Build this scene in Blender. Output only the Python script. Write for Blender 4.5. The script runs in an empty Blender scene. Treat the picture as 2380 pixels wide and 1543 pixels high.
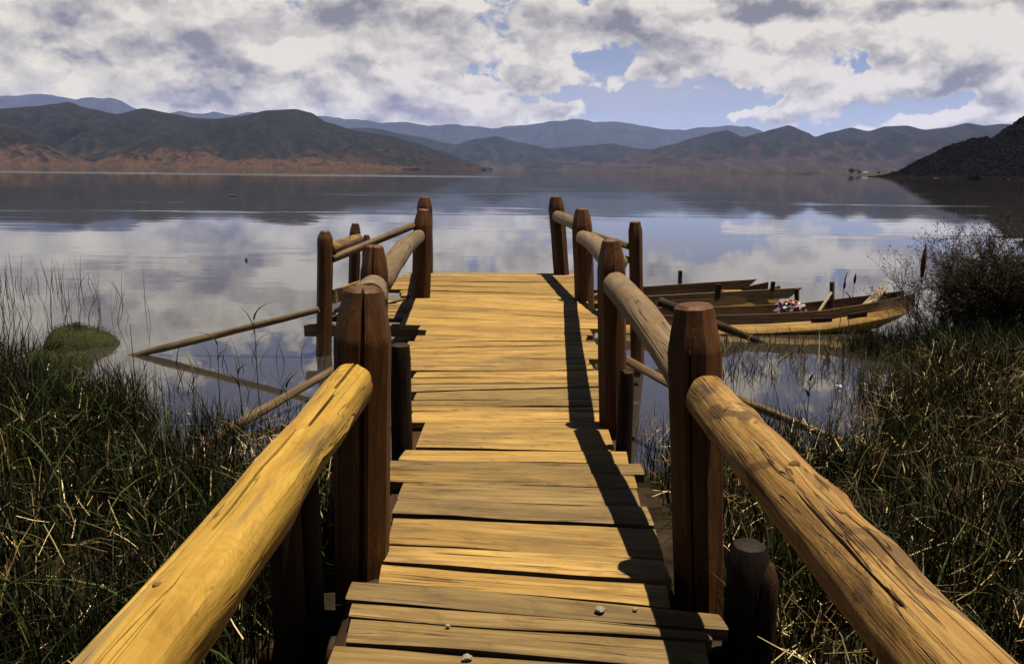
import bpy, math, random
import numpy as np
from mathutils import Vector, Matrix, noise

random.seed(7)
rng = np.random.default_rng(7)
sc = bpy.context.scene
COL = sc.collection
R = math.radians

# ------------------------------------------------------------------ camera
CAM_Z = 1.55                       # eye height above the deck (deck top is z = 0)
PITCH, ROLL = R(11.5), R(0.6)
LENS = 28.0
PW, PH = 2380.0, 1543.0            # measuring grid of the photograph
F = PW * LENS / 36.0
fw = Vector((0, math.cos(PITCH), -math.sin(PITCH)))
rt0 = Vector((1, 0, 0)); up0 = Vector((0, math.sin(PITCH), math.cos(PITCH)))
rt = rt0 * math.cos(ROLL) + up0 * math.sin(ROLL)
up = -rt0 * math.sin(ROLL) + up0 * math.cos(ROLL)
cam_d = bpy.data.cameras.new('camera'); cam = bpy.data.objects.new('camera', cam_d); COL.objects.link(cam)
cam_d.lens = LENS; cam_d.sensor_width = 36.0; cam_d.clip_start = 0.05; cam_d.clip_end = 60000
m3 = Matrix((rt, up, -fw)).transposed()
cam.matrix_world = Matrix.Translation((0, 0, CAM_Z)) @ m3.to_4x4()
sc.camera = cam

def ray(px, py):
    return (fw + rt * ((px - PW / 2) / F) + up * ((PH / 2 - py) / F)).normalized()
def atz(px, py, z):
    d = ray(px, py); return Vector((0, 0, CAM_Z)) + d * ((z - CAM_Z) / d.z)
def aty(px, py, y):
    d = ray(px, py); return Vector((0, 0, CAM_Z)) + d * (y / d.y)
WATER_Z = -0.40

# ------------------------------------------------------------------ node helper
class NT:
    def __init__(s, tree):
        s.t = tree; s.nodes = tree.nodes; s.links = tree.links
    def n(s, typ, ins=None, **props):
        nd = s.nodes.new(typ)
        for k, v in props.items(): setattr(nd, k, v)
        for k, v in (ins or {}).items(): s.set(nd.inputs[k], v)
        return nd
    def set(s, sock, v):
        if isinstance(v, bpy.types.NodeSocket): s.links.new(v, sock)
        elif isinstance(v, bpy.types.Node): s.links.new(v.outputs[0], sock)
        else: sock.default_value = v
    def m(s, op, a, b=0.0, c=0.0, clamp=False):
        nd = s.nodes.new('ShaderNodeMath'); nd.operation = op; nd.use_clamp = clamp
        s.set(nd.inputs[0], a)
        if op not in ('SQRT', 'EXPONENT', 'ARCSINE', 'SINE', 'ABSOLUTE'): s.set(nd.inputs[1], b)
        if op in ('MULTIPLY_ADD',): s.set(nd.inputs[2], c)
        return nd.outputs[0]
    def vm(s, op, a, b=(0, 0, 0), out=0):
        nd = s.nodes.new('ShaderNodeVectorMath'); nd.operation = op
        s.set(nd.inputs[0], a)
        if op == 'SCALE': s.set(nd.inputs['Scale'], b)
        elif op not in ('LENGTH', 'NORMALIZE'): s.set(nd.inputs[1], b)
        return nd.outputs['Value' if op in ('LENGTH', 'DOT_PRODUCT') else 'Vector']
    def mix(s, f, a, b, blend='MIX'):
        nd = s.nodes.new('ShaderNodeMix'); nd.data_type = 'RGBA'; nd.blend_type = blend; nd.clamp_factor = True
        s.set(nd.inputs[0], f)
        for i, v in ((6, a), (7, b)):
            if isinstance(v, tuple) and len(v) == 3: v = (*v, 1)
            s.set(nd.inputs[i], v)
        return nd.outputs[2]
    def sstep(s, x, lo, hi, tlo=0.0, thi=1.0):
        nd = s.nodes.new('ShaderNodeMapRange'); nd.interpolation_type = 'SMOOTHSTEP'
        s.set(nd.inputs[0], x); s.set(nd.inputs[1], lo); s.set(nd.inputs[2], hi); s.set(nd.inputs[3], tlo); s.set(nd.inputs[4], thi)
        return nd.outputs[0]
    def noise(s, vec, scale=1.0, detail=4.0, rough=0.55, dist=0.0, lac=2.0, dim='3D'):
        nd = s.n('ShaderNodeTexNoise', {'Vector': vec, 'Scale': scale, 'Detail': detail, 'Roughness': rough, 'Distortion': dist, 'Lacunarity': lac}, noise_dimensions=dim)
        return nd.outputs[0]
    def ramp(s, fac, stops):
        nd = s.nodes.new('ShaderNodeValToRGB'); s.set(nd.inputs[0], fac)
        el = nd.color_ramp.elements
        while len(el) < len(stops): el.new(0.5)
        for e, (p, c) in zip(el, stops): e.position = p; e.color = (*c, 1)
        return nd.outputs[0]

# ------------------------------------------------------------------ sky, sun, exposure
SUN_EL, SUN_AZ = R(80.5), R(88)            # azimuth clockwise from +Y (the view direction)
to_sun = Vector((math.sin(SUN_AZ) * math.cos(SUN_EL), math.cos(SUN_AZ) * math.cos(SUN_EL), math.sin(SUN_EL)))
world = bpy.data.worlds.new('World'); sc.world = world; world.use_nodes = True
w = NT(world.node_tree); w.nodes.clear()
SKY_STRENGTH = 0.05
sky = w.n('ShaderNodeTexSky', sky_type='NISHITA', sun_disc=False, sun_elevation=SUN_EL, sun_rotation=SUN_AZ, altitude=2700, air_density=1.0, dust_density=0.6, ozone_density=1.0)
tc = w.n('ShaderNodeTexCoord')
dirv = w.vm('NORMALIZE', tc.outputs['Generated'])
sx = w.n('ShaderNodeSeparateXYZ', {0: dirv})
X, Y, Z = sx.outputs
AZ = w.m('ARCTAN2', X, Y); EL = w.m('ARCSINE', Z)
zc = w.m('MAXIMUM', Z, 0.0)
den = w.m('ADD', zc, 0.45)
plan = w.n('ShaderNodeCombineXYZ', {0: w.m('DIVIDE', X, den), 1: w.m('DIVIDE', Y, den), 2: 0.0}).outputs[0]
ae = w.n('ShaderNodeCombineXYZ', {0: AZ, 1: EL, 2: 0.0}).outputs[0]
def azel(px, py):
    d = ray(px, py); return math.atan2(d.x, d.y), math.asin(d.z)
def blob_sum(items, wv):
    tot = None
    for (px, py, sxp, syp, amp) in items:
        a, e = azel(px, py)
        d = w.vm('MULTIPLY', w.vm('SUBTRACT', wv, (a, e, 0)), (F / sxp, F / syp, 0))
        g = w.m('EXPONENT', w.m('MULTIPLY', w.vm('DOT_PRODUCT', d, d), -1.0))
        tot = w.m('MULTIPLY', g, amp) if tot is None else w.m('MULTIPLY_ADD', g, amp, tot)
    return tot
# ragged edges for the clouds placed by hand
wn = w.n('ShaderNodeTexNoise', {'Vector': ae, 'Scale': 16.0, 'Detail': 6.0, 'Roughness': 0.6}, noise_dimensions='3D')
warp = w.vm('MULTIPLY', w.vm('SUBTRACT', wn.outputs['Color'], (0.5, 0.5, 0.5)), (0.11, 0.07, 0))
aew = w.vm('ADD', ae, warp)
COVER = [  # px, py, sx, sy, amount (+ cloud, - blue)
    (1950, 150, 650, 170, -0.12), (1100, 110, 300, 150, 0.06), (330, 150, 700, 210, 0.20), (900, 80, 560, 130, 0.16), (150, 300, 500, 90, 0.16), (760, 240, 420, 55, 0.14), (60, 40, 260, 110, 0.15),
    (1560, 255, 230, 45, -0.20), (1390, 130, 90, 26, -0.22), (1330, 215, 160, 24, -0.14), (1085, 165, 100, 14, -0.2),
    (2270, 90, 28, 50, -0.3), (1680, 200, 40, 26, -0.2), (2000, 135, 26, 30, -0.25), (1800, 148, 40, 14, -0.2), (2100, 235, 260, 22, -0.15),
    (1160, 258, 120, 30, 0.34), (1240, 180, 55, 22, 0.48), (1290, 262, 60, 24, 0.34),
    (1720, 278, 30, 11, 0.6), (1770, 268, 34, 13, 0.6), (1825, 258, 34, 18, 0.7), (1880, 240, 45, 24, 0.7), (1960, 212, 50, 24, 0.66), (2040, 195, 70, 24, 0.62), (2130, 172, 75, 26, 0.6), (2220, 140, 75, 32, 0.6), (2310, 95, 50, 50, 0.55), (2370, 60, 40, 60, 0.5),
    (2130, 60, 70, 40, 0.62), (2210, 60, 50, 40, 0.55), (2070, 100, 50, 36, 0.55), (2150, 110, 70, 22, 0.4), (1870, 130, 110, 44, 0.40), (1740, 110, 90, 50, 0.42), (1600, 130, 110, 50, 0.36), (1500, 55, 170, 40, 0.36), (1650, 60, 120, 40, 0.36), (1880, 60, 130, 45, 0.34), (1840, 182, 70, 20, 0.40), (1545, 170, 90, 22, 0.26), (1440, 200, 90, 12, 0.22), (1620, 225, 80, 9, 0.2),
    (2350, 205, 50, 22, 0.7), (2150, 276, 45, 20, 0.7), (2240, 268, 60, 16, 0.6), (2340, 258, 60, 24, 0.7), (2020, 291, 45, 12, 0.65), (2100, -8, 350, 20, 0.5), (1600, 8, 190, 26, 0.4)]
cover = blob_sum(COVER, aew)
DARK = [  # grey undersides
    (110, 70, 200, 42, 0.75), (330, 125, 200, 34, 0.5), (540, 165, 130, 22, 0.5), (850, 20, 330, 40, 0.55), (840, 150, 130, 45, 0.5), (1130, 100, 130, 50, 0.55),
    (1640, 25, 170, 26, 0.75), (2080, 2, 340, 26, 0.8), (700, 250, 300, 26, 0.25), (1850, 190, 120, 16, 0.3), (650, 205, 160, 16, 0.4), (1430, 120, 100, 30, 0.35), (2090, 125, 70, 22, 0.3), (780, 255, 330, 24, 0.2)]
dark = blob_sum(DARK, aew)
sph = w.vm('MULTIPLY', dirv, (1.0, 1.0, 1.55))
def field(v):
    fb = w.noise(v, 10.0, 6.0, 0.56, 0.15)
    vo = w.n('ShaderNodeTexVoronoi', {'Vector': v, 'Scale': 23.0, 'Detail': 2.0, 'Roughness': 0.55, 'Lacunarity': 2.4}, voronoi_dimensions='3D', feature='F1', normalize=True)
    return w.m('MULTIPLY_ADD', w.m('SUBTRACT', 0.33, vo.outputs['Distance']), 0.55, fb)
ofs = tuple(to_sun * 0.022)
sphw = w.vm('ADD', sph, w.vm('MULTIPLY', w.vm('SUBTRACT', w.n('ShaderNodeTexNoise', {'Vector': sph, 'Scale': 30.0, 'Detail': 3.0}, noise_dimensions='3D').outputs['Color'], (0.5, 0.5, 0.5)), (0.03, 0.03, 0.03)))
n1, n1u = field(sphw), field(w.vm('ADD', sphw, ofs))
n_f = w.noise(ae, 60.0, 4.0, 0.6, 0.2)
n_fu = w.noise(w.vm('ADD', ae, (0.002, 0.005, 0)), 60.0, 4.0, 0.6, 0.2)
cover_u = blob_sum(COVER, w.vm('ADD', aew, (0.006, 0.014, 0)))
# the sun stands in the open blue overhead: the cover thins out towards it
thin = w.sstep(EL, 0.22, 0.60, 0.0, -0.26)
dens = w.m('ADD', w.m('ADD', w.m('ADD', n1, cover), thin), w.m('MULTIPLY', w.m('SUBTRACT', n_f, 0.5), 0.16))
alpha = w.sstep(dens, 0.52, 0.65)
lit = w.m('ADD', w.m('MULTIPLY', w.m('SUBTRACT', n1, n1u), 2.7), w.m('MULTIPLY', w.m('SUBTRACT', n_f, n_fu), 0.45))
lit = w.m('ADD', lit, w.m('MULTIPLY', w.m('SUBTRACT', cover, cover_u), 0.9))
flat = w.vm('MULTIPLY', sphw, (1.0, 1.0, 1.7))
g0 = w.noise(flat, 9.0, 3.0, 0.5, 0.4)
g1 = w.noise(w.vm('ADD', flat, (0, 0, 0.035)), 9.0, 1.0, 0.5, 0.4)
under = w.m('ADD', w.m('MULTIPLY', w.m('SUBTRACT', g0, 0.47), 3.6), w.m('MULTIPLY', w.m('SUBTRACT', g1, g0), 2.0))
under = w.m('MULTIPLY', under, w.sstep(dens, 0.58, 0.85))
thick = w.sstep(dens, 0.66, 1.0)
lowl = w.sstep(EL, 0.03, 0.42)
grey = w.m('ADD', w.m('ADD', w.m('MULTIPLY', thick, w.m('MULTIPLY_ADD', lowl, 0.35, 0.14)), w.m('MULTIPLY', dark, 0.62)), w.m('MULTIPLY', lit, -1.0))
grey = w.m('ADD', w.m('ADD', grey, under), 0.04, clamp=True)
CLOUD_W, CLOUD_G = (4.2, 3.9, 3.4), (1.16, 1.12, 1.20)
creamf = blob_sum([(120, 260, 500, 150, 1.0), (1250, 235, 200, 70, 0.3)], ae)
cw = w.mix(creamf, CLOUD_W, (4.4, 4.05, 3.05))
cloud = w.mix(grey, cw, CLOUD_G)
veil = w.m('ADD', w.sstep(w.noise(plan, 1.6, 5.0, 0.5, 0.3), 0.30, 0.75, 0.06, 0.36), blob_sum([(1480, 225, 300, 40, 0.40), (1750, 215, 300, 30, 0.15)], aew), clamp=True)
skyb = w.mix(1.0, sky.outputs[0], (0.42, 0.38, 0.42), 'MULTIPLY')
sky_v = w.mix(w.m('MULTIPLY', veil, w.sstep(EL, 0.25, 0.6, 1.0, 0.25)), skyb, (2.3, 2.3, 2.55))
sky_c = w.mix(alpha, sky_v, cloud)
bg = w.n('ShaderNodeBackground', {'Color': sky_c, 'Strength': SKY_STRENGTH})
wo = w.n('ShaderNodeOutputWorld', {'Surface': bg})
try: world.cycles.sampling_method = 'MANUAL'; world.cycles.sample_map_resolution = 1024
except Exception: pass

sun_d = bpy.data.lights.new('sun', 'SUN'); sun_d.energy = 5.0; sun_d.angle = R(0.5); sun_d.color = (1.0, 0.92, 0.78)
sun = bpy.data.objects.new('sun', sun_d); COL.objects.link(sun)
sun.rotation_euler = (-to_sun).to_track_quat('-Z', 'Y').to_euler(); sun.location = (5, 5, 30)

sc.render.engine = 'CYCLES'
sc.view_settings.view_transform = 'Standard'; sc.view_settings.look = 'None'
sc.view_settings.exposure = 1.9; sc.view_settings.gamma = 1.0; sc.view_settings.use_curve_mapping = False
sc.cycles.max_bounces = 8; sc.cycles.diffuse_bounces = 3; sc.cycles.glossy_bounces = 3; sc.cycles.transmission_bounces = 4; sc.cycles.volume_bounces = 0
sc.cycles.use_denoising = True
try: sc.cycles.denoiser = 'OPENIMAGEDENOISE'
except Exception: pass

# ------------------------------------------------------------------ object helpers
def mesh_obj(name, verts, faces, mat, parent=None, smooth=False, sharp=None, loc=None, mw=None):
    me = bpy.data.meshes.new(name)
    me.from_pydata([tuple(v) for v in verts], [], faces); me.validate(); me.update()
    if smooth:
        me.polygons.foreach_set('use_smooth', [True] * len(me.polygons))
        if sharp: me.set_sharp_from_angle(angle=R(sharp))
    for mm in (mat if isinstance(mat, (list, tuple)) else [mat]): me.materials.append(mm)
    o = bpy.data.objects.new(name, me); COL.objects.link(o)
    place(o, mw if mw is not None else Matrix.Translation(loc or (0, 0, 0)), parent)
    return o
def place(o, mw, parent=None):
    if parent is not None:
        o.parent = parent
        pm = parent['_mw'] if False else world_of(parent)
        o.matrix_basis = pm.inverted() @ mw
    else:
        o.matrix_basis = mw
def world_of(o):
    return (world_of(o.parent) if o.parent else Matrix.Identity(4)) @ o.matrix_basis
def tag(o, label=None, cat=None, group=None, kind=None):
    if label: o['label'] = label
    if cat: o['category'] = cat
    if group: o['group'] = group
    if kind: o['kind'] = kind
    return o
def thing(name, label, cat, loc, group=None):
    o = bpy.data.objects.new(name, None); COL.objects.link(o); o.location = loc; o.empty_display_size = 0.2
    return tag(o, label, cat, group)
def axis_frame(a, b):
    z = (b - a).normalized()
    x = Vector((1, 0, 0)) if abs(z.x) < 0.9 else Vector((0, 1, 0))
    y = z.cross(x).normalized(); x = y.cross(z).normalized()
    m = Matrix((x, y, z)).transposed().to_4x4(); m.translation = a
    return m
def lerp_list(tab, t):
    for (t0, r0), (t1, r1) in zip(tab, tab[1:]):
        if t <= t1: return r0 + (r1 - r0) * ((t - t0) / max(t1 - t0, 1e-6))
    return tab[-1][1]
def timber(name, a, b, r, mat, parent=None, prof=None, sides=14, rings=10, amp=0.05, facet=0.0, facets=8, bevel=0.10, bend=(0, 0), seed=0, cracks=(), lumps=(), spin=0.0, sharp=38, oval=1.0):
    """a round or hewn log from a to b; local z runs along the grain"""
    a, b = Vector(a), Vector(b); L = (b - a).length
    prof = prof or [(0, 1.0), (1, 1.0)]
    ts = set([0, 1]); ts.update(i / rings for i in range(rings + 1)); ts.update(p[0] for p in prof)
    be = min(bevel * r / L, 0.2); ts.update([be, 1 - be])
    for cr in cracks: ts.update([cr[3], cr[4], (cr[3] + cr[4]) / 2])
    ts = sorted(ts)
    ths = [2 * math.pi * i / sides + spin for i in range(sides)]
    for cr in cracks: ths += [cr[0] - cr[1], cr[0] - cr[1] * 0.25, cr[0] + cr[1] * 0.25, cr[0] + cr[1]]
    ths = sorted(t % (2 * math.pi) for t in ths); n = len(ths)
    V, Fc = [], []
    for t in ts:
        base = r * lerp_list(prof, t)
        if bevel and (t == 0 or t == 1): base *= 0.80
        cx = bend[0] * math.sin(math.pi * t) * L; cy = bend[1] * math.sin(math.pi * t) * L
        for th in ths:
            k = 2 * math.pi / facets; q = ((th - spin) % k) - k / 2
            rr = base * (1 - facet + facet * math.cos(k / 2) / math.cos(q) * 1.03)
            nz = noise.noise((math.cos(th) * 1.1 + seed * 7.3, math.sin(th) * 1.1, t * L * 1.6 + seed)) + 0.45 * noise.noise((math.cos(th) * 2.6 + seed * 3.1, math.sin(th) * 2.6 + 9, t * L * 4.5))
            rr *= 1 + amp * nz
            for (lt, lth, lw, la) in lumps:
                dth = (th - lth + math.pi) % (2 * math.pi) - math.pi
                rr += la * math.exp(-((t - lt) * L / lw) ** 2 - (dth * r / lw) ** 2)
            for cr in cracks:
                dth = (th - cr[0] + math.pi) % (2 * math.pi) - math.pi
                if cr[3] - 1e-6 <= t <= cr[4] + 1e-6 and abs(dth) < cr[1] * 0.5:
                    e = 1.0 if (cr[3] < t < cr[4]) else (1.0 if t in (0, 1) else 0.15)
                    rr -= cr[2] * e
            V.append((cx + rr * math.cos(th), cy + rr * math.sin(th) * oval, t * L))
    for i in range(len(ts) - 1):
        for j in range(n):
            Fc.append((i * n + j, i * n + (j + 1) % n, (i + 1) * n + (j + 1) % n, (i + 1) * n + j))
    V.append((0, 0, -0.0 * r)); c0 = len(V) - 1
    V.append((0, 0, L)); c1 = len(V) - 1
    o1 = (len(ts) - 1) * n
    for j in range(n):
        Fc.append((c0, (j + 1) % n, j)); Fc.append((c1, o1 + j, o1 + (j + 1) % n))
    return mesh_obj(name, V, Fc, mat, parent, True, sharp, mw=axis_frame(a, b))
def box_pts(c, sx, sy, sz):
    x, y, z = c
    V = [(x + i * sx / 2, y + j * sy / 2, z + k * sz / 2) for i in (-1, 1) for j in (-1, 1) for k in (-1, 1)]
    Fc = [(0, 1, 3, 2), (4, 6, 7, 5), (0, 4, 5, 1), (2, 3, 7, 6), (0, 2, 6, 4), (1, 5, 7, 3)]
    return V, Fc
def board(name, a, b, wdt, thk, mat, parent=None, up_hint=(0, 0, 1), slant=0.0):
    """a sawn board from a to b, local z along the grain"""
    a, b = Vector(a), Vector(b); L = (b - a).length
    z = (b - a).normalized(); x = Vector(up_hint).cross(z).normalized(); y = z.cross(x)
    m = Matrix((x, y, z)).transposed().to_4x4(); m.translation = a
    V, Fc = box_pts((0, 0, L / 2), wdt, thk, L)
    V = [(x_, y_, z_ + (slant if (z_ > L / 2 and y_ > 0) else 0)) for x_, y_, z_ in V]
    return mesh_obj(name, V, Fc, mat, parent, mw=m)

# ------------------------------------------------------------------ materials
def new_mat(name):
    mt = bpy.data.materials.new(name); mt.use_nodes = True
    t = NT(mt.node_tree); t.nodes.clear()
    out = t.n('ShaderNodeOutputMaterial')
    return mt, t, out
WK = 0.60
def wood(name, dark, mid, light, grey=(0.07, 0.055, 0.04), grey_amt=0.4, axis='Z', crack=0.6, blotch=None, rough=0.7, bump=0.35, fine=1.0, spec=0.08, swirl=0.0, vary=0.25, blot=(0.55, 0.70)):
    dark, mid, light, grey = [tuple(c * WK for c in q) for q in (dark, mid, light, grey)]
    if blotch: blotch = tuple(c * WK for c in blotch)
    mt, t, out = new_mat(name)
    tc = t.n('ShaderNodeTexCoord'); oi = t.n('ShaderNodeObjectInfo')
    off = t.n('ShaderNodeCombineXYZ', {0: t.m('MULTIPLY', oi.outputs['Random'], 31.0), 1: t.m('MULTIPLY', oi.outputs['Random'], 17.0), 2: t.m('MULTIPLY', oi.outputs['Random'], 53.0)})
    base = t.vm('ADD', tc.outputs['Object'], off)
    def st(al, ac): return t.vm('MULTIPLY', base, {'Z': (ac, ac, al), 'X': (al, ac, ac), 'Y': (ac, al, ac)}[axis])
    g = t.noise(st(1.1, 15 * fine), 1.0, 9.0, 0.62, 0.9)
    g2 = t.noise(st(2.6, 55 * fine), 1.0, 6.0, 0.6, 0.25)
    bl = t.noise(st(1.6, 4.5), 1.0, 5.0, 0.6, 0.6)
    ck = t.noise(st(0.85, 24 * fine), 1.0, 3.0, 0.45, 0.35)
    gg = t.m('ADD', t.m('MULTIPLY', g, 0.65), t.m('MULTIPLY', g2, 0.35))
    col = t.ramp(gg, [(0.30, dark), (0.50, mid), (0.68, light)])
    ga = t.m('ADD', t.m('MULTIPLY', t.sstep(bl, 0.42, 0.68), grey_amt), t.m('MULTIPLY', t.m('SUBTRACT', oi.outputs['Random'], 0.5), grey_amt * 0.9), clamp=True)
    col = t.mix(ga, col, t.ramp(gg, [(0.3, tuple(c * 0.55 for c in grey)), (0.7, tuple(c * 1.25 for c in grey))]))
    if blotch:
        col = t.mix(t.m('MULTIPLY', t.sstep(t.noise(st(4.0, 7.0), 1.0, 4.0, 0.6, 0.8), blot[0], blot[1]), 0.8), col, blotch)
    val = t.m('MULTIPLY_ADD', t.n('ShaderNodeTexWhiteNoise', {'W': t.m('MULTIPLY', oi.outputs['Random'], 97.0)}, noise_dimensions='1D').outputs[0], vary, 1.0 - vary * 0.55)
    col = t.vm('SCALE', col, val)
    # small dark specks and checks in the weathered surface
    sp = t.sstep(t.noise(st(26, 60), 1.0, 2.0, 0.5), 0.70, 0.78)
    col = t.mix(t.m('MULTIPLY', sp, 0.5), col, (0.03, 0.018, 0.008))
    line = t.sstep(t.m('ABSOLUTE', t.m('SUBTRACT', ck, 0.5)), 0.0, 0.012, 1.0, 0.0)
    gate = t.sstep(t.noise(st(0.9, 3.0), 1.0, 2.0, 0.5), 0.45, 0.56)
    line = t.m('MULTIPLY', t.m('MULTIPLY', line, gate), crack)
    ck2 = t.noise(st(0.55, 38 * fine), 1.0, 2.0, 0.4, 0.2)
    line2 = t.m('MULTIPLY', t.sstep(t.m('ABSOLUTE', t.m('SUBTRACT', ck2, 0.5)), 0.0, 0.020, 1.0, 0.0), t.sstep(t.noise(st(1.3, 7.0), 1.0, 2.0, 0.5), 0.48, 0.56))
    line = t.m('MAXIMUM', line, t.m('MULTIPLY', line2, crack))
    mott = t.noise(st(5.0, 11.0), 1.0, 6.0, 0.7, 0.5)
    col = t.mix(t.m('MULTIPLY', t.sstep(mott, 0.50, 0.66), 0.5), col, t.mix(1.0, col, (0.55, 0.50, 0.45), 'MULTIPLY'))
    col = t.mix(line, col, (0.012, 0.006, 0.003))
    if swirl:      # knife-peeled growth rings showing as swirls
        sw = t.m('SINE', t.m('MULTIPLY', t.noise(st(2.2, 7.0), 1.0, 2.5, 0.5, 0.5), 95.0))
        swm = t.m('MULTIPLY', t.sstep(sw, 0.2, 0.95), t.sstep(t.noise(st(1.5, 3.0), 1.0, 2.0, 0.5), 0.42, 0.62))
        col = t.mix(t.m('MULTIPLY', swm, swirl), col, mid if not blotch else blotch)
        stn_ = t.sstep(t.noise(st(0.7, 9.0), 1.0, 3.0, 0.5, 0.2), 0.55, 0.64)
        col = t.mix(t.m('MULTIPLY', stn_, 0.55), col, (0.04, 0.03, 0.022))
    hgt = t.m('ADD', t.m('SUBTRACT', gg, t.m('MULTIPLY', line, 0.9)), t.m('MULTIPLY', mott, 0.5))
    bp = t.n('ShaderNodeBump', {'Strength': bump, 'Distance': 0.012, 'Height': hgt})
    p = t.n('ShaderNodeBsdfPrincipled', {'Base Color': col, 'Roughness': rough, 'Specular IOR Level': spec, 'Normal': bp})
    t.links.new(p.outputs[0], out.inputs[0])
    return mt
M_plank_y = wood('plank_yellow', (0.085, 0.046, 0.010), (0.190, 0.110, 0.027), (0.285, 0.176, 0.047), grey=(0.075, 0.052, 0.024), grey_amt=0.45, axis='X', crack=0.9, vary=0.5)
M_plank_g = wood('plank_grey', (0.052, 0.031, 0.010), (0.128, 0.080, 0.026), (0.195, 0.128, 0.047), grey=(0.090, 0.060, 0.026), grey_amt=0.6, axis='X', crack=1.0, vary=0.35)
M_post = wood('post_stained', (0.022, 0.007, 0.0015), (0.066, 0.024, 0.004), (0.125, 0.050, 0.008), grey=(0.03, 0.014, 0.004), grey_amt=0.35, axis='Z', crack=0.8, rough=0.6, spec=0.12)
M_rail_y = wood('rail_peeled_yellow', (0.16, 0.080, 0.010), (0.25, 0.145, 0.022), (0.31, 0.200, 0.040), grey=(0.17, 0.098, 0.020), grey_amt=0.35, axis='Z', crack=0.7, blotch=(0.17, 0.085, 0.012), rough=0.6, bump=0.5, fine=1.0, swirl=0.28, vary=0.0)
M_rail_b = wood('rail_barky', (0.060, 0.028, 0.007), (0.175, 0.094, 0.024), (0.28, 0.180, 0.060), grey=(0.135, 0.095, 0.048), grey_amt=0.45, axis='Z', crack=0.9, blotch=(0.062, 0.034, 0.013), rough=0.7, bump=1.0, swirl=0.3, vary=0.0, blot=(0.52, 0.60))
M_rail_g = wood('rail_grey', (0.050, 0.030, 0.014), (0.108, 0.070, 0.034), (0.16, 0.108, 0.056), grey=(0.095, 0.072, 0.049), grey_amt=0.5, axis='Z', crack=0.85, blotch=(0.11, 0.065, 0.03), rough=0.7, bump=0.5)
M_pole = wood('pole_brown', (0.035, 0.02, 0.009), (0.085, 0.052, 0.024), (0.14, 0.09, 0.045), grey=(0.08, 0.06, 0.042), grey_amt=0.5, axis='Z', crack=0.6, bump=0.5)
M_pile = wood('pile_dark', (0.009, 0.0045, 0.002), (0.022, 0.010, 0.003), (0.045, 0.020, 0.006), grey=(0.015, 0.009, 0.005), grey_amt=0.4, axis='Z', crack=0.8)
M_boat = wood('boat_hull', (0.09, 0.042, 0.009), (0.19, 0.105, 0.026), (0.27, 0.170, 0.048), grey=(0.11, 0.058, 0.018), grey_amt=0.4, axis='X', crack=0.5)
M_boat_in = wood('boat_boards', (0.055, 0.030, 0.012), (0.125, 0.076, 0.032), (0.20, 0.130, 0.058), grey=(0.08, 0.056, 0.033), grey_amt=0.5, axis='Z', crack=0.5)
M_boat_up = wood('boat_washboard', (0.030, 0.014, 0.005), (0.065, 0.034, 0.013), (0.105, 0.060, 0.024), grey=(0.05, 0.032, 0.018), grey_amt=0.5, axis='X', crack=0.6)  # upper strakes darker than the hull: their shade is put into the colour
M_straw_wood = wood('pale_stick', (0.12, 0.085, 0.045), (0.20, 0.15, 0.085), (0.28, 0.22, 0.13), grey=(0.16, 0.13, 0.09), grey_amt=0.3, axis='Z', crack=0.2)
M_knot = wood('knot_wood', (0.05, 0.02, 0.006), (0.10, 0.042, 0.011), (0.14, 0.07, 0.02), grey_amt=0.1, axis='Z', crack=0.4)

def plain(name, col, rough=0.6, var=0.3, scale=8.0, spec=0.3, bump=0.0):
    mt, t, out = new_mat(name)
    tc = t.n('ShaderNodeTexCoord')
    nz = t.noise(tc.outputs['Object'], scale, 5.0, 0.6)
    c = t.mix(t.sstep(nz, 0.3, 0.7), tuple(x * (1 - var) for x in col), tuple(min(1, x * (1 + var)) for x in col))
    p = t.n('ShaderNodeBsdfPrincipled', {'Base Color': c, 'Roughness': rough, 'Specular IOR Level': spec})
    if bump: t.links.new(t.n('ShaderNodeBump', {'Strength': bump, 'Distance': 0.02, 'Height': nz}).outputs[0], p.inputs['Normal'])
    t.links.new(p.outputs[0], out.inputs[0])
    return mt
def blade_mat(name, stops, transl=0.3, rough=0.6, spec=0.06):
    """colour from the per-blade 'tint' attribute"""
    mt, t, out = new_mat(name)
    at = t.n('ShaderNodeAttribute', attribute_name='tint')
    col = t.ramp(at.outputs['Fac'], stops)
    p = t.n('ShaderNodeBsdfPrincipled', {'Base Color': col, 'Roughness': rough, 'Specular IOR Level': spec})
    tr = t.n('ShaderNodeBsdfTranslucent', {'Color': col})
    mx = t.n('ShaderNodeMixShader', {0: transl, 1: p, 2: tr})
    t.links.new(mx.outputs[0], out.inputs[0])
    return mt

# ------------------------------------------------------------------ water, ground
mt_w, t, out = new_mat('lake_water')
geo = t.n('ShaderNodeNewGeometry')
pos = geo.outputs['Position']
sp = t.n('ShaderNodeSeparateXYZ', {0: pos})
calm = t.sstep(t.noise(t.vm('MULTIPLY', pos, (0.035, 0.11, 0)), 1.0, 3.0, 0.5, 0.4), 0.52, 0.68, 0.25, 1.1)
near = t.sstep(sp.outputs[1], 5.0, 14.0, 0.25, 1.0)
w1 = t.noise(t.vm('MULTIPLY', pos, (0.7, 2.4, 0)), 1.0, 3.0, 0.5, 0.3)
w2 = t.noise(t.vm('MULTIPLY', pos, (0.11, 0.34, 0)), 1.0, 3.0, 0.5, 0.3)
band = t.m('MULTIPLY', t.sstep(sp.outputs[1], 190.0, 205.0), t.sstep(sp.outputs[1], 240.0, 262.0, 1.0, 0.0))
band = t.m('MULTIPLY', band, t.sstep(sp.outputs[0], 10.0, -60.0))
far = t.sstep(sp.outputs[1], 900.0, 1300.0)
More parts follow.
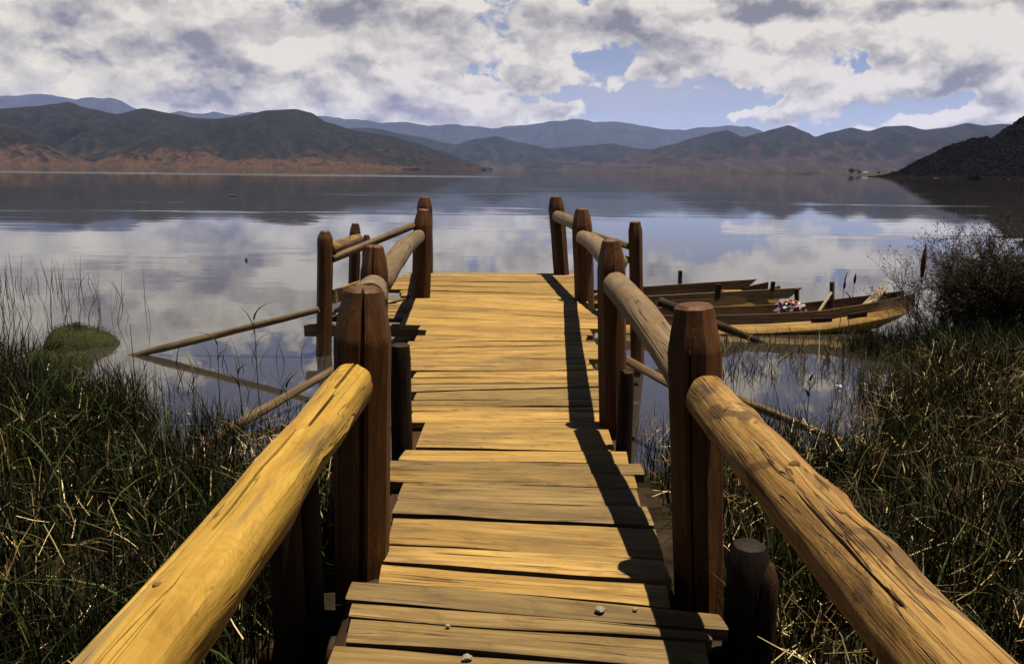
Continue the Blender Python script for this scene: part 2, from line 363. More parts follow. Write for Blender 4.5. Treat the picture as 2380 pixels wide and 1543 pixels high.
rip = t.m('ADD', t.m('ADD', calm, t.m('MULTIPLY', band, 26.0)), t.m('MULTIPLY', far, 0.2))
hgt = t.m('ADD', t.m('MULTIPLY', w1, 0.0045), t.m('MULTIPLY', w2, 0.020))
bp = t.n('ShaderNodeBump', {'Strength': 1.0, 'Distance': 1.0, 'Height': t.m('MULTIPLY', t.m('MULTIPLY', hgt, rip), near)})
fr = t.n('ShaderNodeFresnel', {'IOR': 1.85, 'Normal': bp})
gl = t.n('ShaderNodeBsdfGlossy', {'Color': (0.95, 0.95, 0.94, 1), 'Roughness': 0.02, 'Normal': bp})
df = t.n('ShaderNodeBsdfDiffuse', {'Color': (0.013, 0.0105, 0.008, 1)})
mx = t.n('ShaderNodeMixShader', {0: fr, 1: df, 2: gl})
t.links.new(mx.outputs[0], out.inputs[0])
o = mesh_obj('water', [(-13000, 1.0, WATER_Z), (13000, 1.0, WATER_Z), (13000, 12500, WATER_Z), (-13000, 12500, WATER_Z)], [(0, 1, 2, 3)], mt_w); tag(o, kind='structure')

mt_mud = plain('wet_mud', (0.010, 0.007, 0.004), 1.0, 0.5, 5.0, 0.0, 0.6)
def ground_z(x, y):
    # bank rises towards the viewer; lake floor drops away
    edge = shore_y(x)
    s = edge - y
    z = WATER_Z + (0.05 * min(s, 6.0) if s > 0 else max(0.22 * s, -2.6))
    z += 0.035 * noise.noise((x * 1.3, y * 1.3, 0)) * (1 if s > -3 else 0)
    return min(z, -0.30 + 0.03 * noise.noise((x * 2, y * 2, 4)))
SH = [(-30, 10.0), (-8, 8.6), (-5.2, 7.3), (-3.9, 6.6), (-2.8, 5.8), (-2.1, 5.3), (-1.4, 5.0), (0, 5.0), (1.2, 5.4), (1.9, 5.2), (2.6, 5.6), (3.6, 7.0), (4.6, 8.2), (6.5, 8.8), (30, 11)]
def shore_y(x):
    for (x0, y0), (x1, y1) in zip(SH, SH[1:]):
        if x <= x1: return y0 + (y1 - y0) * (x - x0) / (x1 - x0) + 0.35 * noise.noise((x * 1.1, 3.3, 0))
    return SH[-1][1]
gx = np.concatenate([[-13000, -2000, -300, -60], np.linspace(-16, 16, 90), [60, 300, 2000, 13000]])
gy = np.concatenate([[-60, -12], np.linspace(-4, 16, 70), [40, 200, 2000, 12500]])
V = [(x, y, ground_z(max(-29, min(29, x)), y)) for y in gy for x in gx]
nx = len(gx)
Fc = [(j * nx + i, j * nx + i + 1, (j + 1) * nx + i + 1, (j + 1) * nx + i) for j in range(len(gy) - 1) for i in range(nx - 1)]
o = mesh_obj('ground', V, Fc, mt_mud, smooth=True); tag(o, kind='structure')

# ------------------------------------------------------------------ hills
def hill_mat(name, green, green2, earth, earth_amt, zscale, fscale, low=0.0):
    mt, t, out = new_mat(name)
    g = t.n('ShaderNodeNewGeometry'); pos = g.outputs['Position']
    z = t.n('ShaderNodeSeparateXYZ', {0: pos}).outputs[2]
    a = t.noise(pos, fscale, 6.0, 0.62, 0.4)
    b = t.noise(t.vm('MULTIPLY', pos, (1, 0.5, 0.6)), fscale * 4.5, 6.0, 0.65, 0.6)
    gr = t.mix(t.sstep(b, 0.40, 0.62), green, green2)
    ht = t.m('DIVIDE', z, zscale)
    e = t.m('ADD', t.m('SUBTRACT', t.m('ADD', t.m('MULTIPLY', a, 0.9), t.m('MULTIPLY', b, 0.5)), t.m('MULTIPLY', ht, 0.55)), earth_amt)
    ef = t.sstep(e, 0.46, 0.66)
    er = t.mix(t.sstep(b, 0.38, 0.66), tuple(c * 0.55 for c in earth), earth)
    col = t.mix(ef, gr, er)
    rock = t.noise(t.vm('MULTIPLY', pos, (1, 1, 2.5)), fscale * 14, 5.0, 0.7, 0.5)
    col = t.mix(t.sstep(rock, 0.46, 0.60), col, t.mix(1.0, col, (0.55, 0.55, 0.6), 'MULTIPLY'))
    p = t.n('ShaderNodeBsdfDiffuse', {'Color': col})
    t.links.new(p.outputs[0], out.inputs[0])
    return mt
def interp(pts, x):
    if x <= pts[0][0]: return pts[0][1]
    for (x0, y0), (x1, y1) in zip(pts, pts[1:]):
        if x <= x1:
            s = (x - x0) / (x1 - x0); s = s * s * (3 - 2 * s) * 0.5 + s * 0.5
            return y0 + (y1 - y0) * s
    return pts[-1][1]
def hills(name, sil, d_front, d_ridge, d_back, mat, nx=260, ny=34, gully=0.22, gfreq=None, seed=0, rough=0.02):
    P = [aty(px, py, d_ridge) for px, py in sil]
    rid = [(p.x, max(p.z, WATER_Z - 1)) for p in P]
    x0, x1 = rid[0][0], rid[-1][0]; span = x1 - x0
    gf = gfreq or 7.0 / d_ridge * 2.2
    V = []
    hmax = max(r[1] for r in rid)
    for j in range(ny):
        t = j / (ny - 1) * 1.35
        y = d_front + (d_ridge - d_front) * t if t <= 1 else d_ridge + (d_back - d_ridge) * (t - 1) / 0.35
        for i in range(nx):
            x = x0 + span * i / (nx - 1)
            wob = 0.02 * span * noise.noise((x * gf * 0.6, y * gf * 0.4, seed)) * max(0, 1 - abs(t - 1) * 0.0) * (1 - min(t, 1))
            h = interp(rid, x + wob)
            if t <= 1:
                pr = t ** 0.85 * (0.55 + 0.45 * t)
                sp_ = 1 - abs(noise.noise((x * gf * 2.0, y * gf * 0.55, seed + 3)) * 2)     # spurs running down
                sp2 = 1 - abs(noise.noise((x * gf * 5.0 + 9, y * gf * 1.6, seed + 8)) * 2)
                env = 4 * t * (1 - t)
                z = h * pr * (1 - gully * env) + h * gully * env * (0.8 * sp_ + 0.35 * sp2) * 0.9
                z += hmax * rough * noise.noise((x * gf * 11, y * gf * 11, seed)) * (0.4 + env)
            else:
                z = h * (1 - (t - 1) / 0.35 * 0.8)
            if j == 0: z = WATER_Z - 1.5
            V.append((x, y, z))
    Fc = [(j * nx + i, j * nx + i + 1, (j + 1) * nx + i + 1, (j + 1) * nx + i) for j in range(ny - 1) for i in range(nx - 1)]
    o = mesh_obj(name, V, Fc, mat, smooth=True); tag(o, kind='structure')
    return o, V, nx, ny
MH_far = hill_mat('far_mountain', (0.008, 0.010, 0.009), (0.014, 0.016, 0.013), (0.024, 0.020, 0.016), -0.25, 600, 0.0016)  # hill colours here are very dark: cloud shadow is put into them
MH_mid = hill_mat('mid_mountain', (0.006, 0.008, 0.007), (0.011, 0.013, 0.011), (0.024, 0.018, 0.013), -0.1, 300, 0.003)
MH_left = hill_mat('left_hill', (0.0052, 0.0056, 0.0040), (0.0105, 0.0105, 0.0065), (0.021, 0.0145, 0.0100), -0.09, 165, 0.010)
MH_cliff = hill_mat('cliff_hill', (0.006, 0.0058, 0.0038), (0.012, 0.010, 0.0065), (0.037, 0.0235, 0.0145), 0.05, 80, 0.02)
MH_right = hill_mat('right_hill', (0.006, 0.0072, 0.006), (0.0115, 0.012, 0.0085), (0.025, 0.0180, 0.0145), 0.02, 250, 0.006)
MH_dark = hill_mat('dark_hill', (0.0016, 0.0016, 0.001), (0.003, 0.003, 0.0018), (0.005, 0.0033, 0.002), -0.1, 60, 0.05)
FAR = [(-900, 225), (-400, 240), (-50, 222), (40, 215), (90, 212), (180, 222), (260, 219), (310, 245), (380, 262), (420, 254), (470, 258), (500, 253), (540, 263), (585, 255), (640, 265), (720, 263), (800, 271), (860, 274), (885, 282), (940, 279), (1000, 289), (1060, 284), (1120, 292), (1150, 294), (1200, 288), (1250, 282), (1290, 276), (1340, 272), (1380, 279), (1440, 279), (1490, 289), (1530, 296), (1590, 298), (1640, 290), (1690, 288), (1740, 291), (1780, 304), (1900, 322), (2100, 325), (2500, 318), (3300, 300)]
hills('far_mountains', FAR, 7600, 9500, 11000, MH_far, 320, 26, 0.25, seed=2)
MID = [(680, 330), (760, 300), (860, 297), (960, 316), (1060, 336), (1110, 323), (1150, 317), (1200, 330), (1280, 346), (1370, 338), (1420, 334), (1480, 345), (1560, 352), (1700, 370), (1800, 390)]
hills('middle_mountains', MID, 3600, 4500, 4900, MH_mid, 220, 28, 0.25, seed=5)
LEFT = [(-900, 215), (-420, 245), (-80, 250), (0, 251), (80, 245), (125, 240), (155, 235), (200, 250), (270, 264), (330, 250), (400, 263), (450, 273), (500, 275), (560, 268), (620, 255), (685, 252), (720, 260), (760, 284), (830, 304), (900, 314), (960, 330), (1020, 350), (1080, 372), (1140, 391)]
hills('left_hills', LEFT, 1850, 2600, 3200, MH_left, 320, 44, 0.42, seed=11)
CLIFF = [(-500, 270), (-200, 280), (-40, 292), (20, 296), (60, 312), (110, 342), (165, 386), (200, 388), (275, 387), (300, 357), (330, 345), (370, 338), (430, 344), (480, 354), (510, 372), (545, 378), (600, 366), (660, 372), (720, 366), (800, 377), (900, 386), (960, 390)]
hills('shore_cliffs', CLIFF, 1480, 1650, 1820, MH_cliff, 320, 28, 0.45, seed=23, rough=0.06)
RIGHT = [(1250, 398), (1400, 380), (1480, 356), (1560, 336), (1620, 318), (1660, 307), (1690, 302), (1730, 318), (1765, 309), (1800, 299), (1835, 290), (1870, 304), (1895, 318), (1930, 307), (1980, 296), (2020, 304), (2060, 293), (2110, 291), (2150, 301), (2200, 296), (2250, 285), (2290, 291), (2330, 287), (2400, 291), (2600, 270), (3000, 250), (3500, 220)]
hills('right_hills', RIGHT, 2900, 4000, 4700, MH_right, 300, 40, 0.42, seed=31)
FLAT = [(1270, 399.5), (1330, 396.0), (1500, 397.5), (1700, 399.5), (1850, 401), (1960, 402.5), (2060, 402.5), (2120, 404), (2300, 408)]
MH_flat = hill_mat('shore_flat', (0.015, 0.018, 0.007), (0.026, 0.03, 0.012), (0.03, 0.022, 0.013), -0.2, 20, 0.02)
# low green meadow along the far right shore
DK = [(2060, 422), (2085, 408), (2110, 392), (2150, 366), (2210, 338), (2260, 322), (2310, 320), (2340, 297), (2380, 270), (2450, 235), (2600, 160), (2900, 90)]
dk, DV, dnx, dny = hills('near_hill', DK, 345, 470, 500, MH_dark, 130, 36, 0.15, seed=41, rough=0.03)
V, Fc = [], []
for i in range(60):
    t_ = i / 59; px = 1290 + (2250 - 1290) * t_
    d = 2600 - 1950 * t_ ** 0.9
    c = aty(px, 402, d); wdt = 25 + 30 * math.sin(t_ * math.pi)
    hh = 1.8 + 1.2 * noise.noise((t_ * 14, 0, 0))
    V += [(c.x, d - wdt, WATER_Z - 0.2), (c.x, d, WATER_Z + hh), (c.x, d + wdt * 2, WATER_Z - 0.2)]
    if i: Fc += [((i - 1) * 3, i * 3, i * 3 + 1, (i - 1) * 3 + 1), ((i - 1) * 3 + 1, i * 3 + 1, i * 3 + 2, (i - 1) * 3 + 2)]
o = mesh_obj('shore', V, Fc, MH_flat); tag(o, kind='structure')

# scrub wood on the near hill: thousands of leafy clumps
ICO_V = []
ph = (1 + 5 ** 0.5) / 2
for a in (-1, 1):
    for b in (-ph, ph): ICO_V += [(0, a, b), (a, b, 0), (b, 0, a)]
ICO_V = np.array(ICO_V) / math.sqrt(1 + ph * ph)
def hull_faces(P):
    fs = []
    n = len(P)
    for i in range(n):
        for j in range(i + 1, n):
            for k in range(j + 1, n):
                nrm = np.cross(P[j] - P[i], P[k] - P[i])
                d = (P - P[i]) @ nrm
                if (d <= 1e-6).all(): fs.append((i, j, k))
                elif (d >= -1e-6).all(): fs.append((i, k, j))
    return fs
ICO_F = np.array(hull_faces(ICO_V))
def clumps(centres, radii, rng, squash=0.8, jit=0.35):
    n = len(centres)
    v = ICO_V[None] * (1 + jit * rng.uniform(-1, 1, (n, 12, 1)))
    v = v * np.asarray(radii)[:, None, None] * np.array([1, 1, squash])
    ang = rng.uniform(0, 6.28, n); ca, sa = np.cos(ang), np.sin(ang)
    x = v[..., 0] * ca[:, None] - v[..., 1] * sa[:, None]; y = v[..., 0] * sa[:, None] + v[..., 1] * ca[:, None]
    v = np.stack([x, y, v[..., 2]], -1) + np.asarray(centres)[:, None, :]
    f = ICO_F[None] + (np.arange(n) * 12)[:, None, None]
    return v.reshape(-1, 3), f.reshape(-1, 3)
def fast_mesh(name, v, f, mats, attr=None, smooth=False, parent=None, loc=None):
    me = bpy.data.meshes.new(name)
    v = np.asarray(v, dtype=np.float32); f = np.asarray(f, dtype=np.int32)
    k = f.shape[1]
    me.vertices.add(len(v)); me.vertices.foreach_set('co', v.ravel())
    me.loops.add(f.size); me.loops.foreach_set('vertex_index', f.ravel())
    me.polygons.add(len(f)); me.polygons.foreach_set('loop_start', np.arange(len(f), dtype=np.int32) * k)
    me.polygons.foreach_set('loop_total', np.full(len(f), k, dtype=np.int32))
    if smooth: me.polygons.foreach_set('use_smooth', np.ones(len(f), dtype=bool))
    if attr is not None:
        at = me.attributes.new('tint', 'FLOAT', 'POINT'); at.data.foreach_set('value', np.asarray(attr, dtype=np.float32))
    me.update(calc_edges=True)
    for m_ in (mats if isinstance(mats, list) else [mats]): me.materials.append(m_)
    o = bpy.data.objects.new(name, me); COL.objects.link(o)
    place(o, Matrix.Translation(loc or (0, 0, 0)), parent)
    return o
DVa = np.array(DV).reshape(dny, dnx, 3)
N = 15000
jj = rng.uniform(0.5, 29, N); ii = rng.uniform(0, dnx - 2, N)
j0, i0 = jj.astype(int), ii.astype(int); fj, fi = (jj - j0)[:, None], (ii - i0)[:, None]
C = DVa[j0, i0] * (1 - fj) * (1 - fi) + DVa[j0 + 1, i0] * fj * (1 - fi) + DVa[j0, i0 + 1] * (1 - fj) * fi + DVa[j0 + 1, i0 + 1] * fj * fi
keep = C[:, 2] > 0.8; C = C[keep]
rad = rng.uniform(0.3, 0.65, len(C)) * (1 + 0.8 * (rng.random(len(C)) > 0.94))
C[:, 2] += rad * 0.4
v, f = clumps(C, rad, rng, 0.95, 0.4)
M_scrub = blade_mat('scrub_leaf', [(0.0, (0.0010, 0.0010, 0.0006)), (0.6, (0.0022, 0.0021, 0.0011)), (1.0, (0.0036, 0.0030, 0.0016))], 0.0, 1.0, 0.0)
o = fast_mesh('scrub_wood', v, f, M_scrub, np.repeat(rng.random(len(C)), 12), smooth=True); tag(o, kind='stuff')

# ------------------------------------------------------------------ air
hz, t, out = new_mat('haze_air')
HAZE = 2.2e-5
pv = t.n('ShaderNodeVolumePrincipled', {'Color': (0.40, 0.50, 1.0, 1), 'Density': HAZE, 'Anisotropy': 0.0})
t.links.new(pv.outputs[0], out.inputs['Volume'])
V, Fc = box_pts((0, 5600, 420), 27000, 14400, 860)
o = mesh_obj('haze', V, Fc, hz); tag(o, kind='stuff')

# ------------------------------------------------------------------ jetty
jetty = thing('jetty', 'rough wooden jetty of yellow planks with log handrails leading out over the lake', 'jetty', (0, 2.4, 0))
k = PW / 2592.0      # photograph pixels -> measuring grid
# joints between the planks: y at x = 1050 and at x = 1450 (photograph pixels), half gap in metres
GAPS = [(691, 690.5, .004), (698, 699.5, .006), (711, 713.5, .004), (734, 744, .007), (749, 756, .004), (758, 778, .005), (782, 803, .005), (822, 830, .004), (834, 846, .005), (862, 861, .003), (881, 873, .004), (907, 907, .004),
        (938, 936, .005), (971, 968, .006), (990, 980, .005), (1012, 1010, .008), (1028, 1027, .003), (1040, 1040, .004), (1066, 1065, .006), (1133.5, 1138, .013), (1164, 1169, .006), (1187, 1196, .004), (1219, 1231, .003),
        (1260, 1275, .005), (1304, 1323, .018), (1380, 1400, .005), (1428, 1456, .012), (1482, 1515, .005), (1533, 1564, .009), (1571, 1597, .008), (1638, 1667, .009), (1722, 1752, .006), (1800, 1835, .006)]
EXT = [(1030, 1490), (1000, 1492), (992, 1488), (1020, 1490), (1046, 1490), (1030, 1516), (1024, 1516), (1050, 1508), (1066, 1492), (1036, 1498), (1028, 1518), (1034, 1506),
       (1040, 1530), (1041, 1525), (1041, 1540), (1046, 1530), (1004, 1560), (1031, 1550), (1045, 1560), (1022, 1575), (972, 1626), (996, 1600), (1000, 1612), (980, 1656), (980, 1662), (952, 1690), (942, 1690), (853, 1831), (890, 1793), (870, 1790), (870, 1838), (845, 1830)]
def plank(q, gl_, gh_, mat, z=0.0, thk=0.05, seed=0):
    """q = four plan corners: far left, far right, near right, near left"""
    fl, fr_, nr, nl = [Vector((p[0], p[1], 0)) for p in q]
    a = (fl + nl) / 2; b = (fr_ + nr) / 2
    x = (b - a).normalized(); y = Vector((-x.y, x.x, 0)); c = (a + b) / 2
    NXS, V = 12, []
    for i in range(NXS + 1):
        s = i / NXS
        pf = fl.lerp(fr_, s); pn = nl.lerp(nr, s)
        jit = 0.006 if 0 < i < NXS else 0.0
        wf = gh_ * (0.6 + 0.9 * (0.5 + 0.5 * noise.noise((s * 5, seed, 1.7)))); wn_ = gl_ * (0.6 + 0.9 * (0.5 + 0.5 * noise.noise((s * 5, seed, 7.7))))
        pf = pf - y * wf; pn = pn + y * wn_
        if i in (0, NXS):
            dx = 0.02 * noise.noise((seed * 1.7, i, 2)); pf = pf + x * dx; pn = pn - x * dx * 0.6
        sag = 0.007 * noise.noise((s * 2.2, seed * 3.1, 0)); tw = 0.010 * noise.noise((s * 1.3, seed * 2.3, 5))
        pm = pf.lerp(pn, 0.5)
        e = 0.005
        for p, zz in ((pf, -thk), (pf, -e + sag + tw), (pf.lerp(pn, 0.06), sag + tw), (pm, 0.003 + sag), (pn.lerp(pf, 0.06), sag - tw), (pn, -e + sag - tw), (pn, -thk)):
            d = p - c
            V.append((d.dot(x), d.dot(y), zz + z))
    K, Fc = 7, []
    for i in range(NXS):
        for j in range(K):
            j2 = (j + 1) % K
            Fc.append((i * K + j, (i + 1) * K + j, (i + 1) * K + j2, i * K + j2))
    Fc.append(tuple(range(K))); Fc.append(tuple(NXS * K + j for j in reversed(range(K))))
    m = Matrix((x, y, Vector((0, 0, 1)))).transposed().to_4x4(); m.translation = (c.x, c.y, 0)
    return mesh_obj('plank', V, Fc, mat, jetty, True, 30, mw=m)
def gap_pt(g, xs):
    ys = g[0] + (g[1] - g[0]) * (xs - 1050) / 400.0
    return atz(xs * k, ys * k, 0)
GREY = {20, 22, 23, 27, 28, 29, 30, 14, 13}
for i in range(len(GAPS) - 1):
    g0, g1 = GAPS[i], GAPS[i + 1]
    xl, xr = EXT[min(i, len(EXT) - 1)]
    # plank ends are cut square: same world x on both edges
    fm, fr2 = gap_pt(g0, 1250), gap_pt(g1, 1250)
    cl = (gap_pt(g0, xl).x + gap_pt(g1, xl).x) / 2; cr = (gap_pt(g0, xr).x + gap_pt(g1, xr).x) / 2
    def on_line(g, X_):
        a, b = gap_pt(g, 1050), gap_pt(g, 1450); return Vector((X_, a.y + (b.y - a.y) * (X_ - a.x) / (b.x - a.x), 0))
    sk = 0.02 * noise.noise((i * 3.3, 1, 1))
    q = [on_line(g0, cl + sk), on_line(g0, cr - sk), on_line(g1, cr + sk), on_line(g1, cl - sk)]
    wd = fm.y - fr2.y; gw = 2.0 if i < 17 else 1.3
    ns = 1 if (wd < 0.30 or i == 18) else 2
    for s in range(ns):
        f0, f1 = s / ns, (s + 1) / ns
        e0 = random.uniform(-.05, .05)
        qq = [q[0].lerp(q[3], f0), q[1].lerp(q[2], f0), q[1].lerp(q[2], f1), q[0].lerp(q[3], f1)]
        e1 = random.uniform(-.05, .05) if 3 < i < 26 else 0
        for p_ in (0, 3): qq[p_] = qq[p_] + Vector((e0, 0, 0))
        for p_ in (1, 2): qq[p_] = qq[p_] + Vector((e1, 0, 0))
        plank(qq, g1[2] * gw if s == ns - 1 else 0.003, g0[2] * gw if s == 0 else 0.003, M_plank_g if i in GREY else M_plank_y, z=0.004 * noise.noise((i * 7.7, s, 3)), seed=i * 2 + s)
yn = min(on_line(GAPS[-1], 0.6).y, on_line(GAPS[-1], -0.6).y)
for i in range(13):       # the deck goes on under the viewer's feet
    y1 = yn - 0.15 * i; y0 = y1 - 0.15
    plank([(-.66, y1), (.76, y1 - .03), (.76, y0 - .03), (-.66, y0)], .006, .006, (M_plank_y, M_plank_g)[i % 2], seed=90 + i)

def px_post(px_top, py_top, px_base, y, r, name='post', mat=None, z_bot=-1.1, seed=0, sh=0.15, topk=0.64, cracks=(), spin=R(17), z_off=0.0, facets=8):
    top = aty(px_top, py_top, y); top.y = y
    d = ray(px_base, py_top)      # foot straight below, at the foot's own pixel column
    b0 = Vector((0, 0, 0)); zz = top.z
    # choose the foot so that it projects to px_base at deck level
    depth_dir = aty(px_base, 900, y)
    def col_x(pz):
        lo, hi = -3000, 6000
        x = 0.0
        for _ in range(30):
            p = Vector((x, y, pz)) - Vector((0, 0, CAM_Z))
            u = PW / 2 + F * p.dot(rt) / p.dot(fw)
            x += (px_base - u) / F * p.dot(fw)
        return x
    foot_x = col_x(0.0)
    lean = (top.x - foot_x) / max(top.z, 0.2)
    a = Vector((foot_x + lean * z_bot, y, z_bot)); spin = spin + 0.16 * math.sin(seed * 2.7)
    L = (top - a).length
    return timber(name, a, top, r, mat or M_post, jetty, prof=[(0, 1.0), (1 - sh / L, 1.0), (1 - sh * 0.5 / L, 0.85), (1 - 0.015 / L, topk), (1, topk * 0.98)], sides=24, rings=12, amp=0.075, facet=0.85, facets=facets, bevel=0.12, seed=seed, cracks=cracks, spin=spin, sharp=26)
Y1L, Y1R, Y2, Y3, Y4 = 3.02, 2.93, 4.75, 9.70, 12.05
CR_F = 1.5 * math.pi     # towards the viewer (local -y... )
p1l = px_post(845, 668, 842, Y1L, 0.108, seed=1, sh=0.20, cracks=((4.85, 0.10, 0.035, 0.35, 1.0), (3.9, 0.05, 0.02, 0.5, 0.9)))
p1r = px_post(1614, 707, 1622, Y1R, 0.101, seed=2, sh=0.17, cracks=((4.3, 0.05, 0.018, 0.3, 0.92),), topk=0.72)
p2l = px_post(870, 570, 866, Y2, 0.086, seed=3, sh=0.17, cracks=((4.75, 0.09, 0.022, 0.45, 1.0),))
p2r = px_post(1420, 556, 1424, Y2, 0.086, seed=4, sh=0.17)
p3l = px_post(985, 486, 978, Y3, 0.118, seed=5, sh=0.20)
p3r = px_post(1352, 484, 1358, 9.58, 0.122, seed=6, sh=0.22, topk=0.62)
p4l = px_post(987, 457, 989, Y4, 0.118, seed=7, sh=0.16)
p4r = px_post(1291, 456, 1305, Y4, 0.122, seed=8, sh=0.18)
# posts of the landing on the left and the mooring post on the right, standing in the water
ya, yb, yc, yd = 8.26, 9.55, 10.2, 7.9
pa = px_post(756, 537, 754, ya, 0.078, seed=9, sh=0.09, z_bot=-1.6)
pb = px_post(826, 519, 822, yb, 0.068, seed=10, sh=0.13, z_bot=-1.6)
pc = px_post(852, 546, 852, yc, 0.055, seed=11, sh=0.10, z_bot=-1.6)
pd = px_post(1476, 515, 1480, yd, 0.068, seed=12, sh=0.09, z_bot=-1.6, topk=0.78)

# bearing piles beside the posts, lower than the handrail
M_pile_black = wood('pile_near_black', (0.003, 0.002, 0.001), (0.007, 0.004, 0.002), (0.016, 0.008, 0.003), grey=(0.005, 0.004, 0.003), axis='Z')  # near-black base tone, used on one right-hand pile
def pile(px, py_top, y, r, seed, topk=0.9, mat=None):
    top = aty(px, py_top, y)
    return timber('pile', (top.x, y, -1.1), top, r, mat or M_pile, jetty, prof=[(0, 1), (0.95, 1.0), (1, topk)], sides=14, rings=8, amp=0.10, facet=0.3, facets=7, seed=seed, bevel=0.1)
pile(655, 1085, 2.62, 0.062, 21); pile(712, 1110, 2.72, 0.046, 22)
pile(1742, 1262, 2.66, 0.074, 23, 0.75, M_pile_black); pile(1792, 1312, 2.60, 0.034, 24, 0.3)
pile(1457, 862, 4.36, 0.046, 25); pile(930, 800, 4.45, 0.060, 26)

# handrails: peeled logs, each ending against the nearer face of the farther post
def rail(p0, y0, p1, y1, r, mat, seed, name='handrail', **kw):
    a = aty(p0[0], p0[1], y0); b = aty(p1[0], p1[1], y1)
    return timber(name, a, b, r, mat, jetty, sides=kw.pop('sides', 18), rings=kw.pop('rings', 22), seed=seed, bevel=kw.pop('bevel', 0.35), **kw)
aL = aty(822, 888, Y1L - 0.09); nL = atz(286, 1543, 0.745)
bL = aL + (nL - aL) * 2.1; bL.z = 0.745
aR = aty(1640, 918, Y1R - 0.09); nR = atz(2245, 1543, 0.74)
bR = aR + (nR - aR) * 2.1; bR.z = 0.735
rl = timber('handrail', bL, aL, 0.083, M_rail_y, jetty, sides=30, rings=34, amp=0.13, seed=31, bevel=0.40, bend=(0.004, 0.004), facet=0.7, facets=9, sharp=24,
            cracks=((4.90, 0.07, 0.022, 0.90, 1.0), (5.02, 0.05, 0.018, 0.80, 0.885), (4.72, 0.05, 0.016, 0.62, 0.79)), lumps=((0.60, 5.6, 0.07, 0.014), (0.70, 5.9, 0.10, 0.014), (0.78, 6.1, 0.06, -0.016), (0.86, 6.1, 0.05, 0.010)))
rr_ = timber('handrail', bR, aR, 0.083, M_rail_b, jetty, sides=30, rings=34, amp=0.14, seed=37, bevel=0.40, bend=(-0.006, 0.004), facet=0.1,
             lumps=((0.745, 4.35, 0.04, 0.016), (0.70, 5.9, 0.05, 0.016), (0.92, 4.0, 0.03, -0.014), (0.88, 5.2, 0.05, 0.012), (0.62, 5.0, 0.09, 0.010)), cracks=((4.1, 0.04, 0.010, 0.55, 0.70), (4.8, 0.04, 0.012, 0.56, 0.66)))
rail((1600, 885), Y1R + 0.10, (1430, 660), Y2 - 0.085, 0.078, M_rail_g, 33, amp=0.09, bend=(0.0, -0.012), cracks=((3.6, 0.05, 0.014, 0.1, 0.5),))
rail((860, 690), Y1L + 0.25, (868, 668), Y2 - 0.085, 0.076, M_rail_g, 34, amp=0.08)
rail((1428, 612), Y2 + 0.05, (1354, 552), 9.58 - 0.10, 0.080, M_rail_g, 35, amp=0.09, bend=(0.0, -0.006))
rail((880, 660), Y2 + 0.05, (973, 550), Y3 - 0.10, 0.080, M_rail_g, 36, amp=0.10, bend=(0.0, -0.010))
rail((1356, 528), 9.62, (1296, 503), Y4 - 0.10, 0.085, M_rail_g, 38, amp=0.06)
rail((985, 540), Y3, (989, 510), Y4 - 0.10, 0.090, M_rail_g, 39, amp=0.06)
# thin rails of the landing and of the mooring post
rail((772, 602), ya, (962, 524), Y3 - 0.02, 0.042, M_pole, 41, 'rail', sides=10, rings=10, amp=0.06, bevel=0.2)
rail((766, 578), ya, (832, 556), yb - 0.05, 0.066, M_rail_b, 42, 'rail', sides=12, rings=8, amp=0.06, bevel=0.2)
rail((1374, 544), 9.6, (1466, 574), yd, 0.034, M_pole, 43, 'rail', sides=10, rings=10, amp=0.06, bevel=0.2)
rail((1372, 580), 9.6, (1468, 606), yd, 0.034, M_pole, 44, 'rail', sides=10, rings=10, amp=0.06, bevel=0.2)

# knots on the near rails
def knot(log, t_along, th, rk, sunk, parent, mat=M_knot):
    mw = world_of(log)
    zs = [v_.co.z for v_ in log.data.vertices]; L = max(zs)
    best = min(log.data.vertices, key=lambda v_: abs(v_.co.z - t_along * L) * 3 + abs((math.atan2(v_.co.y, v_.co.x) - th + math.pi) % (2 * math.pi) - math.pi) * 0.08)
    p = mw @ best.co; nrm = (mw.to_3x3() @ Vector((best.co.x, best.co.y, 0))).normalized()
    return timber('knot', p - nrm * 0.02, p + nrm * sunk, rk, mat, parent, sides=12, rings=2, amp=0.18, bevel=0.3, seed=int(t_along * 100), oval=0.8)

# landing on the left: lower deck boards on a cross beam
for i in range(7):
    y0 = 8.45 + i * 0.2
    plank([(-2.02 + 0.05 * noise.noise((i, 0, 0)), y0 + .19), (-1.16, y0 + .18), (-1.16, y0), (-2.02 + 0.05 * noise.noise((i, 5, 0)), y0)], .004, .004, M_plank_y if i % 3 else M_plank_g, z=-0.03, seed=60 + i)
board('beam', (-2.2, 8.30, -0.14), (-0.9, 8.34, -0.14), 0.10, 0.12, M_pole, jetty)
board('beam', (-2.1, 9.75, -0.14), (-0.9, 9.78, -0.14), 0.10, 0.12, M_pole, jetty)
bq0, bq1 = aty(776, 690, ya + 0.02), aty(842, 664, yb)
board('side_board', bq0, bq1, 0.04, 0.14, M_plank_y, jetty)
# stringers and cross beams under the deck
for xs in (-0.52, 0.55):
    timber('stringer', (xs, 0.2, -0.14), (xs * 1.35, 12.0, -0.14), 0.075, M_pile, jetty, sides=10, rings=14, amp=0.07, seed=int(50 + xs * 10), bevel=0.1)
for yy, x0, x1 in ((2.75, -.95, 1.0), (4.55, -.80, .66), (7.2, -1.1, 1.2), (9.6, -1.15, 1.25), (11.9, -1.2, 1.0)):
    timber('beam', (x0, yy, -0.27), (x1, yy, -0.27), 0.06, M_pile, jetty, sides=10, rings=8, amp=0.06, seed=int(yy * 10), bevel=0.1)
knot(rl, 0.548, 4.72, 0.012, 0.0015, rl)
knot(rr_, 0.745, 4.35, 0.016, 0.003, rr_)
knot(rr_, 0.885, 4.1, 0.010, 0.002, rr_)


